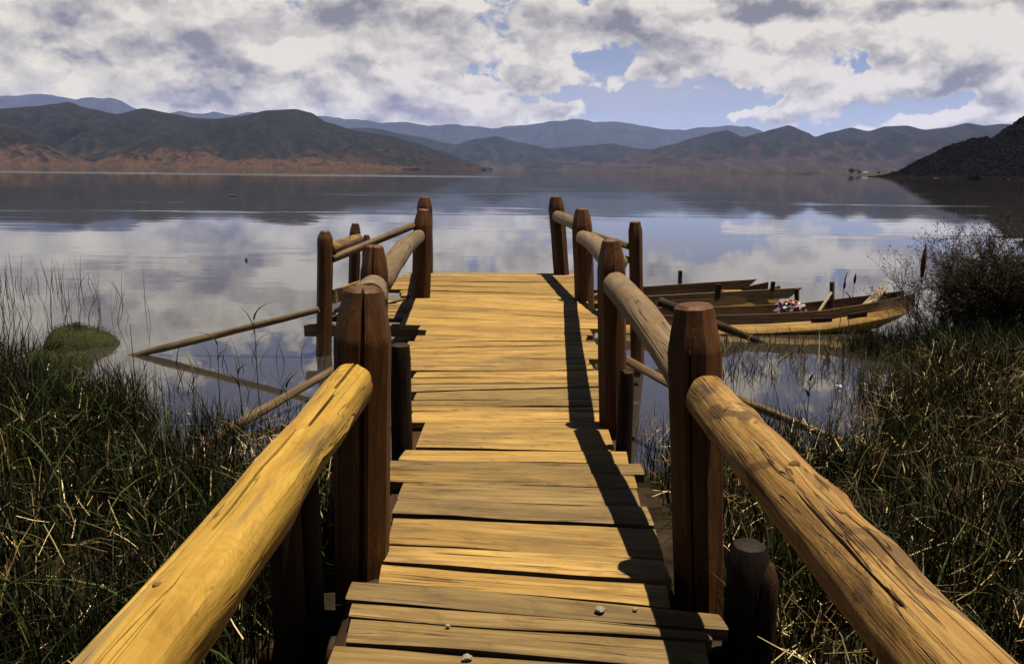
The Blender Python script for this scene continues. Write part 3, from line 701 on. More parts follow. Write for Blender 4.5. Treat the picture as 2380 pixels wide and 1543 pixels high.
# ------------------------------------------------------------------ loose poles
def pole(name, pts, r, mat, label, seed, group=None, prof=None):
    a, b = Vector(pts[0]), Vector(pts[-1])
    o = timber(name, a, b, r, mat, None, sides=10, rings=18, amp=0.14, seed=seed, bevel=0.3, prof=prof or [(0, 1.0), (1, 0.85)])
    return tag(o, label, 'pole', group)
pole('pole', [atz(292, 831, WATER_Z - 0.03), aty(742, 720, ya - 0.12)], 0.040, M_pole, 'long crooked pole slanting up from open water to the corner post of the landing', 71, prof=[(0, 0.55), (0.2, 1.0), (1, 0.85)])
pole('pole', [atz(470, 1034, WATER_Z + 0.02), aty(790, 850, 6.9)], 0.040, M_pole, 'straight brown pole slanting from the left reed bed up behind the yellow handrail', 72)
pole('pole', [aty(1455, 836, 5.9), aty(1570, 900, 5.35)], 0.036, M_pole, 'short thin pole under the grey handrail on the right side', 73)
pole('pole', [aty(1690, 918, 5.6), atz(1960, 1028, WATER_Z + 0.03)], 0.034, M_pole, 'weathered pole lying in the right marsh beside the barky handrail', 74)
pole('pole', [aty(1530, 700, 9.3), atz(1785, 802, WATER_Z - 0.03)], 0.060, M_pile, 'dark log slanting into the water in front of the moored canoe', 75, prof=[(0, 1), (0.6, 0.9), (1, 0.45)])

# ------------------------------------------------------------------ boats
def loft_hull(name, stations, mat, parent, mw):
    """stations: x, half width, keel z, gunwale z, ledge width"""
    V, Fc = [], []
    for (x, hw, kz, gz, lw) in stations:
        gz2 = gz; st = min(0.12, (gz - kz) * 0.5); fl = kz + 0.07
        led = gz - st; ch = led - 0.09 if led - 0.09 > kz else kz + 0.02
        half = [(-hw * 0.65, kz), (-(hw + lw), ch), (-(hw + lw) + 0.015, ch + 0.03), (-hw - 0.01, led), (-hw, gz2), (-hw + 0.03, gz2), (-hw + 0.035, led - 0.02), (-hw * 0.8, fl)]
        prof = half + [(-y, z) for y, z in reversed(half)]
        V += [(x, y, z) for y, z in prof]
    n = 16
    for i in range(len(stations) - 1):
        for j in range(n):
            Fc.append((i * n + j, i * n + (j + 1) % n, (i + 1) * n + (j + 1) % n, (i + 1) * n + j))
    for b0 in (0, (len(stations) - 1) * n):          # ends: quads across the trough walls and floor
        for a_, c_ in ((0, 7), (1, 6), (2, 5), (3, 4)):
            pass
        q = [(0, 1, 6, 7), (1, 2, 3, 6), (3, 4, 5, 6), (8, 9, 14, 15), (9, 10, 11, 12), (9, 12, 13, 14)]
        q = [(0, 1, 2, 7), (2, 3, 6, 7), (3, 4, 5, 6), (15, 14, 13, 8), (13, 12, 9, 8), (12, 11, 10, 9), (0, 7, 8, 15)]
        for f_ in q: Fc.append(tuple(b0 + i for i in (f_ if b0 else reversed(f_))))
    o = mesh_obj(name, V, Fc, [mat, M_boat_up], parent, True, 30, mw=mw)
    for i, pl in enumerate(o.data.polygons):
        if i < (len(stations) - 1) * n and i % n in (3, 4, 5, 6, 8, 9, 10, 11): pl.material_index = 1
    return o
def canoe(loc, rz, stations, label, boards, seed=0):
    t_ = thing('canoe', label, 'boat', loc, 'dugout canoes moored by the jetty'); t_.rotation_euler = (0, 0, rz)
    mw = Matrix.Translation(loc) @ Matrix.Rotation(rz, 4, 'Z')
    t_.matrix_basis = mw
    loft_hull('hull', stations, M_boat, t_, mw)
    for nm, a, b, wd, th, mt in boards:
        board(nm, mw @ Vector(a), mw @ Vector(b), wd, th, mt, t_, slant=0.2 if nm == 'side_board' else 0.0)
    return t_, mw
DZ = WATER_Z
stn = [(-1.95, 0.20, -0.10, 0.22, 0.06), (-1.6, 0.27, -0.12, 0.22, 0.10), (-0.8, 0.30, -0.12, 0.22, 0.12), (0.0, 0.31, -0.12, 0.24, 0.12), (0.7, 0.30, -0.10, 0.28, 0.11), (1.15, 0.27, -0.05, 0.34, 0.10), (1.5, 0.22, 0.03, 0.39, 0.08), (1.8, 0.17, 0.15, 0.44, 0.05), (1.95, 0.14, 0.26, 0.47, 0.03)]
cn1, mw1 = canoe((3.14, 9.98, DZ), R(4), stn, 'long canoe with a sunlit yellow ledge, nearest the reeds, a plastic bag lying in it', [
    ('transom', (-1.88, -0.19, 0.10), (-1.88, 0.19, 0.10), 0.03, 0.22, M_boat_in),
    ('thwart', (-0.95, -0.30, 0.17), (-0.95, 0.30, 0.17), 0.10, 0.025, M_boat_in),
    ('thwart', (0.55, -0.29, 0.20), (0.55, 0.29, 0.20), 0.10, 0.025, M_boat_in),
    ('thole_post', (0.62, 0.285, 0.16), (0.60, 0.30, 0.46), 0.07, 0.045, M_pile),
    ('thole_post', (1.08, 0.265, 0.2), (1.06, 0.28, 0.56), 0.08, 0.05, M_pole),
    ('cleat', (0.55, -0.325, 0.14), (0.80, -0.325, 0.15), 0.03, 0.10, M_pile),
    ('cleat', (1.02, -0.31, 0.19), (1.26, -0.29, 0.22), 0.03, 0.10, M_pile)])
stn2 = [(-1.5, 0.20, -0.10, 0.20, 0.03), (-1.1, 0.27, -0.12, 0.20, 0.04), (-0.4, 0.30, -0.12, 0.20, 0.05), (0.3, 0.30, -0.11, 0.22, 0.05), (0.8, 0.28, -0.06, 0.26, 0.04), (1.15, 0.24, 0.0, 0.32, 0.03), (1.4, 0.20, 0.12, 0.38, 0.02)]
cn2, mw2 = canoe((2.38, 11.2, DZ), R(8), stn2, 'open canoe farther out whose two side boards rise to pointed tips', [
    ('side_board', (-1.45, 0.27, 0.19), (1.05, 0.24, 0.33), 0.03, 0.15, M_boat_in),
    ('side_board', (-1.2, -0.27, 0.17), (1.50, -0.26, 0.28), 0.03, 0.14, M_boat_in),
    ('thwart', (-0.3, -0.28, 0.17), (-0.3, 0.28, 0.17), 0.12, 0.025, M_boat_in),
    ('thwart', (0.85, -0.26, 0.25), (0.85, 0.26, 0.25), 0.30, 0.025, M_boat),
    ('stern_board', (-1.55, -0.2, 0.17), (-1.1, -0.24, 0.18), 0.22, 0.025, M_plank_y),
    ('thole_post', (-0.62, 0.29, 0.16), (-0.62, 0.30, 0.38), 0.05, 0.04, M_pile),
    ('thole_post', (0.1, 0.30, 0.30), (0.1, 0.31, 0.54), 0.05, 0.04, M_pile),
    ('thole_post', (0.45, -0.27, 0.2), (0.45, -0.28, 0.42), 0.06, 0.045, M_pile),
    ('thole_post', (1.25, -0.27, 0.32), (1.25, -0.28, 0.45), 0.05, 0.04, M_pile)])
def stick(a, b, r, label, seed, mat=None, cat='stick', group=None, name='stick'):
    o = timber(name, a, b, r, mat or M_straw_wood, None, sides=7, rings=6, amp=0.12, seed=seed, bevel=0.2)
    return tag(o, label, cat, group)
stick(mw2 @ Vector((-1.35, 0.0, 0.22)), mw2 @ Vector((-0.50, 0.18, 0.37)), 0.020, 'pale pole leaning out over the stern of the farther canoe', 81, name='punt_pole', cat='pole')
stick(mw1 @ Vector((0.66, -0.10, 0.10)), mw1 @ Vector((1.02, 0.20, 0.43)), 0.020, 'pale stick propped between the plastic bag and the thole post', 82)
for i in range(8):
    a = mw1 @ Vector((1.15 + 0.05 * i, -0.14 + 0.04 * (i % 5), 0.20 + 0.022 * i)); b = mw1 @ Vector((1.62 + 0.04 * (i % 3), 0.06 + 0.03 * (i % 4), 0.42 + 0.020 * i))
    stick(a, b, 0.010 + 0.003 * (i % 3), 'pale stick in the bundle heaped in the raised bow of the canoe', 83 + i, group='sticks heaped in the bow')
# crumpled bag
M_bag = plain('bag_plastic', (0.10, 0.066, 0.074), 0.35, 0.3, 9.0, 0.5)
M_bag_o = plain('bag_orange', (0.13, 0.036, 0.012), 0.4, 0.3, 9.0, 0.5)
def crumple(name, c, r, mat, seed, squash=(1, 1, 1), amp=0.35, parent=None, n=16):
    V, Fc = [], []
    for i in range(n + 1):
        ph_ = math.pi * i / n
        for j in range(2 * n):
            th = math.pi * j / n
            d = Vector((math.sin(ph_) * math.cos(th), math.sin(ph_) * math.sin(th), math.cos(ph_)))
            q = d * 2.2 + Vector((seed, seed * 2, 0))
            rr = r * (1 + amp * (abs(noise.noise(q)) * 1.6 - 0.4) + amp * 0.5 * noise.noise(q * 2.7))
            V.append((d.x * rr * squash[0], d.y * rr * squash[1], d.z * rr * squash[2]))
    for i in range(n):
        for j in range(2 * n):
            j2 = (j + 1) % (2 * n); Fc.append((i * 2 * n + j, (i + 1) * 2 * n + j, (i + 1) * 2 * n + j2, i * 2 * n + j2))
    return mesh_obj(name, V, Fc, mat, parent, True, 25, mw=Matrix.Translation(c))
bagp = mw1 @ Vector((0.42, -0.02, 0.10))
bag = thing('plastic_bag', 'crumpled pinkish plastic bag with an orange top lying in the canoe', 'bag', bagp)
crumple('bag_body', bagp + Vector((0, 0, 0.12)), 0.15, M_bag, 3.1, (1.15, 0.9, 0.85), 0.5, bag)
crumple('bag_knot', bagp + Vector((-0.03, -0.02, 0.24)), 0.06, M_bag_o, 5.7, (1.5, 1, 0.5), 0.6, bag)
sl = atz(1950, 897, WATER_Z + 0.02)
tag(crumple('plastic_scrap', sl, 0.022, plain('white_plastic', (0.16, 0.17, 0.20), 0.4, 0.2), 9.2, (1.3, 1, 0.5), 0.6, n=8), 'small whitish plastic scrap floating at the edge of the right marsh', 'litter')

# ------------------------------------------------------------------ small things on the deck, bird, float
M_peb = plain('pebble_stone', (0.085, 0.07, 0.045), 0.8, 0.3, 60.0)
for (px, py, r_, lab) in ((1394, 1416, 0.017, 'largest pale pebble, on the grey planks near the rail shadow'), (1085, 1527, 0.014, 'pale pebble on the nearest yellow plank at the bottom'), (1476, 1414, 0.008, 'tiny pale pebble right beside the rail shadow'), (1041, 1453, 0.008, 'tiny pale crumb on the left of the broad grey plank')):
    p = atz(px, py, 0.012)
    tag(crumple('pebble', p, r_, M_peb, px * 0.01, (1.2, 1, 0.7), 0.4, n=6), lab, 'pebble')
M_dark = plain('dark_feather', (0.02, 0.018, 0.016), 0.7)
bp_ = aty(884, 152, 60)
V = [(0.0, 0.18, 0), (0.05, 0, 0.02), (-0.05, 0, 0.02), (0, -0.2, 0), (0, 0, -0.04), (0.22, 0.05, 0.12), (0.40, -0.06, 0.05), (0.18, -0.06, 0.10), (-0.22, 0.05, 0.16), (-0.34, -0.06, 0.34), (-0.18, -0.06, 0.14)]
Fc = [(0, 1, 2), (3, 2, 1), (0, 4, 1), (0, 2, 4), (3, 1, 4), (3, 4, 2), (1, 5, 7), (5, 6, 7), (2, 10, 8), (8, 10, 9), (1, 7, 5), (2, 8, 10)]
tag(mesh_obj('bird', V[:], Fc[:10], M_dark, mw=Matrix.Translation(bp_)), 'small dark bird flying high against the clouds', 'bird')
fp = atz(572, 606, WATER_Z)
tag(timber('float', fp + Vector((0, 0, -0.05)), fp + Vector((0.01, 0, 0.07)), 0.035, M_dark, None, sides=8, rings=4, amp=0.1, prof=[(0, 0.6), (0.5, 1), (1, 0.5)]), 'small dark float bobbing on the open water left of the jetty', 'float')
fp = atz(539, 457, WATER_Z)
tag(timber('float', fp + Vector((-0.25, 0, 0.03)), fp + Vector((0.25, 0.1, 0.06)), 0.09, M_dark, None, sides=8, rings=6, amp=0.2, prof=[(0, 0.3), (0.5, 1), (1, 0.3)]), 'dark speck floating far out below the hill reflection', 'float')

# ------------------------------------------------------------------ far shore: house and trees
hp = aty(2011, 403.5, 1080); hp.z = WATER_Z + 1.2
house = thing('house', 'tiny white house with a dark roof on the far green shore', 'house', hp)
V, Fc = box_pts((0, 0, 1.1), 6, 4, 2.2)
mesh_obj('wall', V, Fc, plain('whitewash', (0.42, 0.40, 0.36), 0.8, 0.05), house, loc=hp)
V = [(-3.4, -2.4, 2.15), (3.4, -2.4, 2.15), (3.4, 2.4, 2.15), (-3.4, 2.4, 2.15), (-3.1, 0, 3.5), (3.1, 0, 3.5)]
mesh_obj('roof', V, [(0, 1, 5, 4), (2, 3, 4, 5), (1, 2, 5), (3, 0, 4), (3, 2, 1, 0)], plain('roof_tile', (0.06, 0.05, 0.045), 0.8), house, loc=hp)
M_tree = blade_mat('tree_leaf', [(0.0, (0.008, 0.013, 0.005)), (0.6, (0.018, 0.028, 0.010)), (1.0, (0.03, 0.04, 0.016))], 0.1)
for (px, h, lab) in ((1978, 9.5, 'tallest dark tree beside the tiny white house on the far shore'), (1995, 6.0, 'small tree touching the left of the tiny white house'), (2042, 4.5, 'low bushy tree right of the tiny white house'), (2075, 5.0, 'low bushy tree at the foot of the dark near hill')):
    d = 1070 if px < 2060 else 900
    p = aty(px, 403.5, d); p.z = WATER_Z + 0.6
    tr = thing('tree', lab, 'tree', p, 'trees on the far shore')
    timber('trunk', p, p + Vector((0, 0, h * 0.5)), h * 0.03, M_pile, tr, sides=6, rings=3)
    n = 46
    c = rng.normal(0, 1, (n, 3)); c /= np.linalg.norm(c, axis=1)[:, None]; c *= rng.uniform(0.3, 1, (n, 1)) ** 0.5
    c = c * np.array([h * 0.42, h * 0.42, h * 0.36]) + np.array([0, 0, h * 0.58])
    v, f = clumps(c, rng.uniform(0.10, 0.2, n) * h, rng, 0.8, 0.4)
    fast_mesh('crown', v, f, M_tree, np.repeat(rng.random(n), 12), parent=tr, loc=p)

# ------------------------------------------------------------------ marsh plants
M_sedge = blade_mat('sedge_blade', [(0.0, (0.0022, 0.0016, 0.0006)), (0.40, (0.0050, 0.0050, 0.0014)), (0.62, (0.012, 0.016, 0.0036)), (0.74, (0.034, 0.050, 0.011)), (0.82, (0.024, 0.016, 0.005)), (0.93, (0.06, 0.041, 0.014)), (1.0, (0.17, 0.12, 0.045))], 0.2)
M_straw = blade_mat('dry_straw', [(0.0, (0.03, 0.018, 0.007)), (0.55, (0.085, 0.055, 0.022)), (0.85, (0.20, 0.145, 0.065)), (1.0, (0.42, 0.33, 0.18))], 0.15)
def blades(name, base, h, lean, width, tint, mat, seg=4, droop=0.5, rng=rng, kind='stuff', parent=None, loc=None, dirs=None):
    n = len(base); base = np.asarray(base, float)
    th = rng.uniform(0, 2 * np.pi, n) if dirs is None else dirs
    dx, dy = np.cos(th), np.sin(th)
    ft = rng.uniform(0, 2 * np.pi, n)                     # which way the flat of the blade looks
    wx, wy = np.cos(ft), np.sin(ft)
    P, Tn = [], []
    for s in range(seg + 1):
        u = s / seg
        out_ = lean * h * (u ** 1.6) + droop * h * 0.5 * u ** 3.2
        zz = h * (u - 0.32 * droop * u ** 3.2)
        cx = base[:, 0] + dx * out_; cy = base[:, 1] + dy * out_; cz = base[:, 2] + zz
        wd = width * (1 - u ** 2.2) * 0.5 + 0.0004
        P.append(np.stack([cx - wx * wd, cy - wy * wd, cz], -1)); P.append(np.stack([cx + wx * wd, cy + wy * wd, cz], -1))
    V = np.stack(P, 1)                                    # n, 2(seg+1), 3
    k_ = 2 * (seg + 1)
    f = np.array([(2 * s, 2 * s + 1, 2 * s + 3, 2 * s + 2) for s in range(seg)])
    Fa = f[None] + (np.arange(n) * k_)[:, None, None]
    if loc is not None: V = V - np.array(loc)
    o = fast_mesh(name, V.reshape(-1, 3), Fa.reshape(-1, 4), mat, np.repeat(tint, k_), parent=parent, loc=loc)
    if kind: o['kind'] = kind
    return o
def nz2(x, y, s, o=0.0):
    return np.array([noise.noise((a * s + o, b * s, o)) for a, b in zip(x, y)])
HUM = atz(135, 846, WATER_Z)
def bed(n, x0, x1, y0, y1, side):
    x = rng.uniform(x0, x1, n); y = y0 + (y1 - y0) * rng.random(n) ** 1.25
    s = np.array([shore_y(a) for a in x]) - y
    nzv = nz2(x, y, 1.1, 3.0 * side) + 0.6 * nz2(x, y, 2.6, 9.0)
    pr = np.clip((s + 0.5 + nzv * 1.6) / 1.3, 0, 1) * np.clip(0.75 + nzv * 0.8, 0.12, 1)
    kp = (rng.random(n) < pr) & (np.abs(x + (0.02 if side < 0 else -0.02)) > 0.86)
    # nothing grows past the edge of the picture on the near flanks
    kp &= np.abs(x) < 1.6 + y * 0.78
    kp &= np.hypot(x - HUM.x, y - HUM.y + 0.15) > 0.55      # the front hummock stands clear of the reeds
    return x[kp], y[kp], nzv[kp], s[kp]
for side, name in ((-1, 'sedge'), (1, 'sedge')):
    x, y, nzv, s = bed(125000, *((-9, -0.80) if side < 0 else (0.82, 9)), 1.1, 10.0, side)
    n = len(x)
    zb = np.array([ground_z(a, b) for a, b in zip(x, y)]) - 0.02
    h = rng.uniform(0.18, 0.44, n) * (1.0 + 0.5 * np.clip(nzv, -0.5, 1)) + 0.25 * (rng.random(n) > 0.965) * rng.random(n)
    h *= np.where(s < 0.2, 0.85, 1.0)
    tint = np.clip(rng.beta(1.1, 3.0, n) * 0.95 + nz2(x, y, 0.9, 21.0) * 0.16 + (rng.random(n) > 0.90) * 0.5, 0, 1)
    if side > 0: tint = np.where(rng.random(n) < 0.30, rng.uniform(0.78, 0.93, n) * rng.choice([1.0, 0.25], n, p=[0.6, 0.4]), tint)
    blades(name, np.stack([x, y, zb], -1), h * 1.1, rng.uniform(0.02, 0.40, n), rng.uniform(0.003, 0.010, n), tint, M_sedge, 4, rng.uniform(0, 1.0, n) ** 4)
# dry straw broken over and lying in the green
def straw(n, x0, x1, y0, y1, side):
    x, y, nzv, s = bed(n, x0, x1, y0, y1, side + 4)
    n = len(x); zb = np.array([ground_z(a, b) for a, b in zip(x, y)]) + rng.uniform(0.03, 0.26, n)
    L_ = rng.uniform(0.03, 0.17, n) * np.where(rng.random(n) > 0.93, 1.5, 1.0)
    th = rng.uniform(0, 6.28, n); el = rng.normal(0.45, 0.55, n)
    d = np.stack([np.cos(th) * np.cos(el), np.sin(th) * np.cos(el), np.sin(el)], -1)
    up_ = np.array([0, 0, 1.0]); sd = np.cross(d, up_); sd /= np.linalg.norm(sd, axis=1)[:, None]
    wd = (rng.uniform(0.0012, 0.0028, n) * (1 + 0.10 * np.maximum(y - 3, 0)))[:, None]
    b = np.stack([x, y, zb], -1); m_ = b + d * (L_ * 0.5)[:, None] + np.array([0, 0, 1]) * (L_ * rng.normal(0, .05, n))[:, None]; e = b + d * L_[:, None]
    V = np.stack([b - sd * wd, b + sd * wd, m_ + sd * wd, m_ - sd * wd, e + sd * wd * .6, e - sd * wd * .6], 1)
    f = np.array([(0, 1, 2, 3), (3, 2, 4, 5)])
    Fa = f[None] + (np.arange(n) * 6)[:, None, None]
    o = fast_mesh('dry_straw', V.reshape(-1, 3), Fa.reshape(-1, 4), M_straw, np.repeat(rng.random(n), 6)); o['kind'] = 'stuff'
straw(16000, -8, -0.85, 1.2, 8.5, -1); straw(32000, 0.9, 8, 1.2, 9.5, 1)
# broader green leaves arching out of the sedge
for side in (-1, 1):
    x, y, nzv, s_ = bed(5200 if side < 0 else 3200, *((-8, -0.85) if side < 0 else (0.9, 8)), 1.2, 9.0, side)
    n = len(x); zb = np.array([ground_z(a, b) for a, b in zip(x, y)])
    blades('sedge', np.stack([x, y, zb], -1), rng.uniform(0.28, 0.62, n), rng.uniform(0.1, 0.6, n), rng.uniform(0.006, 0.013, n), rng.uniform(0.5, 0.76, n), M_sedge, 6, rng.uniform(0.0, 1.2, n))
# thin reeds standing in open water on the left, stubs in the pool on the right
n = 420
x = rng.uniform(-9.5, -4.6, n); y = rng.uniform(8.2, 13.5, n); kp = (x < -0.52 * y + rng.normal(0, 0.5, n)); x, y = x[kp], y[kp]; n = len(x)
blades('water_reeds', np.stack([x, y, np.full(n, WATER_Z - 0.05)], -1), rng.uniform(0.15, 0.75, n), rng.uniform(0.0, 0.35, n), rng.uniform(0.005, 0.009, n), rng.uniform(0.1, 0.6, n), M_sedge, 4, rng.uniform(0, 1.2, n) * (rng.random(n) > 0.7))
n = 3600
x = rng.uniform(1.5, 5.6, n); y = rng.uniform(4.8, 9.3, n)
kp = (nz2(x, y, 1.4, 5.0) > -0.05 + 0.35 * rng.random(n)) | (y > 8.2) & (rng.random(n) > 0.6); x, y = x[kp], y[kp]; n = len(x)
blades('reed_stubs', np.stack([x, y, np.full(n, WATER_Z - 0.03)], -1), rng.uniform(0.04, 0.22, n), rng.uniform(0.0, 1.1, n), rng.uniform(0.005, 0.010, n), rng.uniform(0.0, 0.3, n) + 0.68 * (rng.random(n) > 0.72), M_sedge, 3, rng.uniform(0, 0.25, n))
n = 420
x = rng.uniform(2.0, 5.4, n); y = rng.uniform(7.4, 9.3, n)
blades('dead_stalks', np.stack([x, y, np.full(n, WATER_Z - 0.03)], -1), rng.uniform(0.08, 0.36, n), rng.uniform(0.0, 0.9, n), rng.uniform(0.006, 0.011, n), rng.choice([0.1, 0.45, 0.7, 0.84, 0.97], n), M_sedge, 3, rng.uniform(0, 0.5, n))
n = 260
x = rng.uniform(-4.6, -1.2, n); y = rng.uniform(4.9, 8.0, n)
kp = nz2(x, y, 1.2, 15.0) > 0.05; x, y = x[kp], y[kp]; n = len(x)
blades('reed_stubs', np.stack([x, y, np.full(n, WATER_Z - 0.03)], -1), rng.uniform(0.08, 0.36, n), rng.uniform(0.0, 0.6, n), rng.uniform(0.006, 0.010, n), rng.uniform(0.05, 0.6, n), M_sedge, 4, rng.uniform(0, 0.6, n))

# single tall reeds that stand out
def reed(px, py_top, d, nleaf, label, seed, bare=False, width=0.016, r_=0.006, head=None):
    rg = np.random.default_rng(seed)
    top = aty(px, py_top, d); b = Vector((top.x + 0.02 * rg.normal(), d, WATER_Z - 0.06))
    t_ = thing('reed', label, 'reed', b, 'tall reeds by the jetty')
    timber('stem', b, top, r_, M_stem if not bare else M_pole, t_, sides=6, rings=6, amp=0.1, bevel=0, prof=[(0, 1), (1, 0.4)], seed=seed)
    H = top.z - b.z
    for i in range(nleaf):
        u = 0.45 + 0.55 * (i + 1) / nleaf; pb = b.lerp(top, u)
        blades('leaf', np.array([[pb.x, pb.y, pb.z]]), np.array([H * rg.uniform(0.18, 0.34)]), rg.uniform(0.2, 0.9), np.array([width]), np.array([rg.uniform(0.45, 0.75)]), M_sedge, 6, np.array([rg.uniform(0.2, 1.9)]), rg, None, t_, tuple(b), np.array([(0.2 if i % 2 else 2.9) + rg.normal(0, .5)]))
    if head:
        timber('seed_head', top - Vector((0, 0, 0.02)), top + Vector((0.005, 0, head[0])), head[1], head[2], t_, sides=8, rings=8, amp=0.25, prof=[(0, 0.5), (0.3, 1.0), (0.6, 0.9), (1, 0.15)], bevel=0.1, seed=seed)
    return t_
M_stem = plain('reed_stem', (0.035, 0.05, 0.014), 0.5)
M_seed = plain('seed_head_rust', (0.035, 0.011, 0.005), 0.8, 0.4, 40, 0.1, 0.8)
reed(590, 742, 6.1, 4, 'tallest leafy reed rising in front of the slanting pole on the left', 1)
reed(302, 752, 7.0, 0, 'bare dark reed stalk standing straight by the foot of the slanting pole', 2, bare=True)
reed(548, 838, 5.9, 3, 'drooping reed second left of the tallest leafy reed', 3)
reed(505, 800, 6.0, 3, 'slender reed with arching leaves left of the drooping reed', 4)
reed(448, 862, 5.8, 3, 'low reed with two hooked leaves, left end of the drooping row', 5)
reed(665, 900, 5.4, 2, 'short reed close by the yellow handrail', 6)
reed(1883, 885, 6.4, 4, 'broad bladed reed clump at the edge of the right pool', 7, width=0.026)
reed(1986, 655, 8.3, 2, 'right one of two cattails in front of the canoe bow', 8, head=(0.09, 0.014, M_pile))
reed(1962, 668, 8.4, 2, 'left one of two cattails in front of the canoe bow', 9, head=(0.08, 0.013, M_pile))
reed(2143, 640, 8.2, 1, 'stalk with a rust brown spindle shaped seed head rising out of the bush', 10, bare=True, head=(0.33, 0.026, M_seed))
# pale tuft of broken reed
tp = atz(2182, 862, WATER_Z + 0.05)
tuft = thing('straw_tuft', 'bright pale tuft of broken straw in the right marsh below the bush', 'straw tuft', tp)
n = 14
blades('straw_stalk', np.stack([np.full(n, tp.x) + rng.normal(0, .03, n), np.full(n, tp.y) + rng.normal(0, .03, n), np.full(n, tp.z)], -1), rng.uniform(0.14, 0.24, n), rng.uniform(0.1, 0.5, n), np.full(n, 0.016), rng.uniform(0.8, 1, n), M_straw, 3, rng.uniform(0, 0.3, n), rng, 'stuff', tuft, tuple(tp))

# ------------------------------------------------------------------ grassy hummocks on the left
mt_h, t, out = new_mat('hummock_moss')
tc = t.n('ShaderNodeTexCoord')
a_ = t.noise(tc.outputs['Object'], 9.0, 6.0, 0.65); b_ = t.noise(tc.outputs['Object'], 70.0, 3.0, 0.6)
c_ = t.ramp(t.m('ADD', t.m('MULTIPLY', a_, .6), t.m('MULTIPLY', b_, .4)), [(0.35, (0.005, 0.006, 0.0015)), (0.5, (0.012, 0.014, 0.003)), (0.68, (0.021, 0.023, 0.005))])
p_ = t.n('ShaderNodeBsdfPrincipled', {'Base Color': c_, 'Roughness': 0.9, 'Specular IOR Level': 0.1, 'Normal': t.n('ShaderNodeBump', {'Strength': 0.9, 'Distance': 0.03, 'Height': b_})})
t.links.new(p_.outputs[0], out.inputs[0])
M_moss = blade_mat('moss_blade', [(0.0, (0.004, 0.005, 0.001)), (1.0, (0.020, 0.023, 0.005))], 0.2)
def hummock(c, rx, ry, h, label, seed, tail=0.0):
    t_ = thing('grass_hummock', label, 'grass hummock', c, 'grassy hummocks in the left shallows')
    V, Fc, n, mm = [], [], 28, 9
    for i in range(mm + 1):
        u = i / mm
        for j in range(n):
            th = 2 * math.pi * j / n
            rr = u ** 0.8 * (1 + 0.14 * noise.noise((math.cos(th) * 1.4 + seed, math.sin(th) * 1.4, 0)) + tail * max(0, math.cos(th)) ** 3 * u)
            x, y = rx * rr * math.cos(th), ry * rr * math.sin(th)
            z = h * (1 - u ** 4.0) * (1 + 0.25 * noise.noise((x * 5, y * 5, seed))) - 0.05 * u
            V.append((x, y, z))
    for i in range(mm):
        for j in range(n): Fc.append((i * n + j, (i + 1) * n + j, (i + 1) * n + (j + 1) % n, i * n + (j + 1) % n))
    mesh_obj('mound', V, Fc, mt_h, t_, True, loc=c)
    N_ = 2600
    ri = rng.integers(0, len(V) - n, N_); Va = np.array(V)[ri] + rng.normal(0, 0.02, (N_, 3)) + np.array(c)
    blades('short_grass', Va, rng.uniform(0.008, 0.026, N_), rng.uniform(0, 0.9, N_), np.full(N_, 0.005), rng.random(N_), M_moss, 2, 0.3, rng, 'stuff', t_, tuple(c))
c = atz(182, 800, WATER_Z); hummock(c, 0.40, 0.30, 0.20, 'larger green hummock with a pointed right end standing in calm water', 1.0, 0.18)
c = HUM; hummock(c, 0.34, 0.24, 0.17, 'smaller browner hummock just in front, merging into the reeds', 4.0)

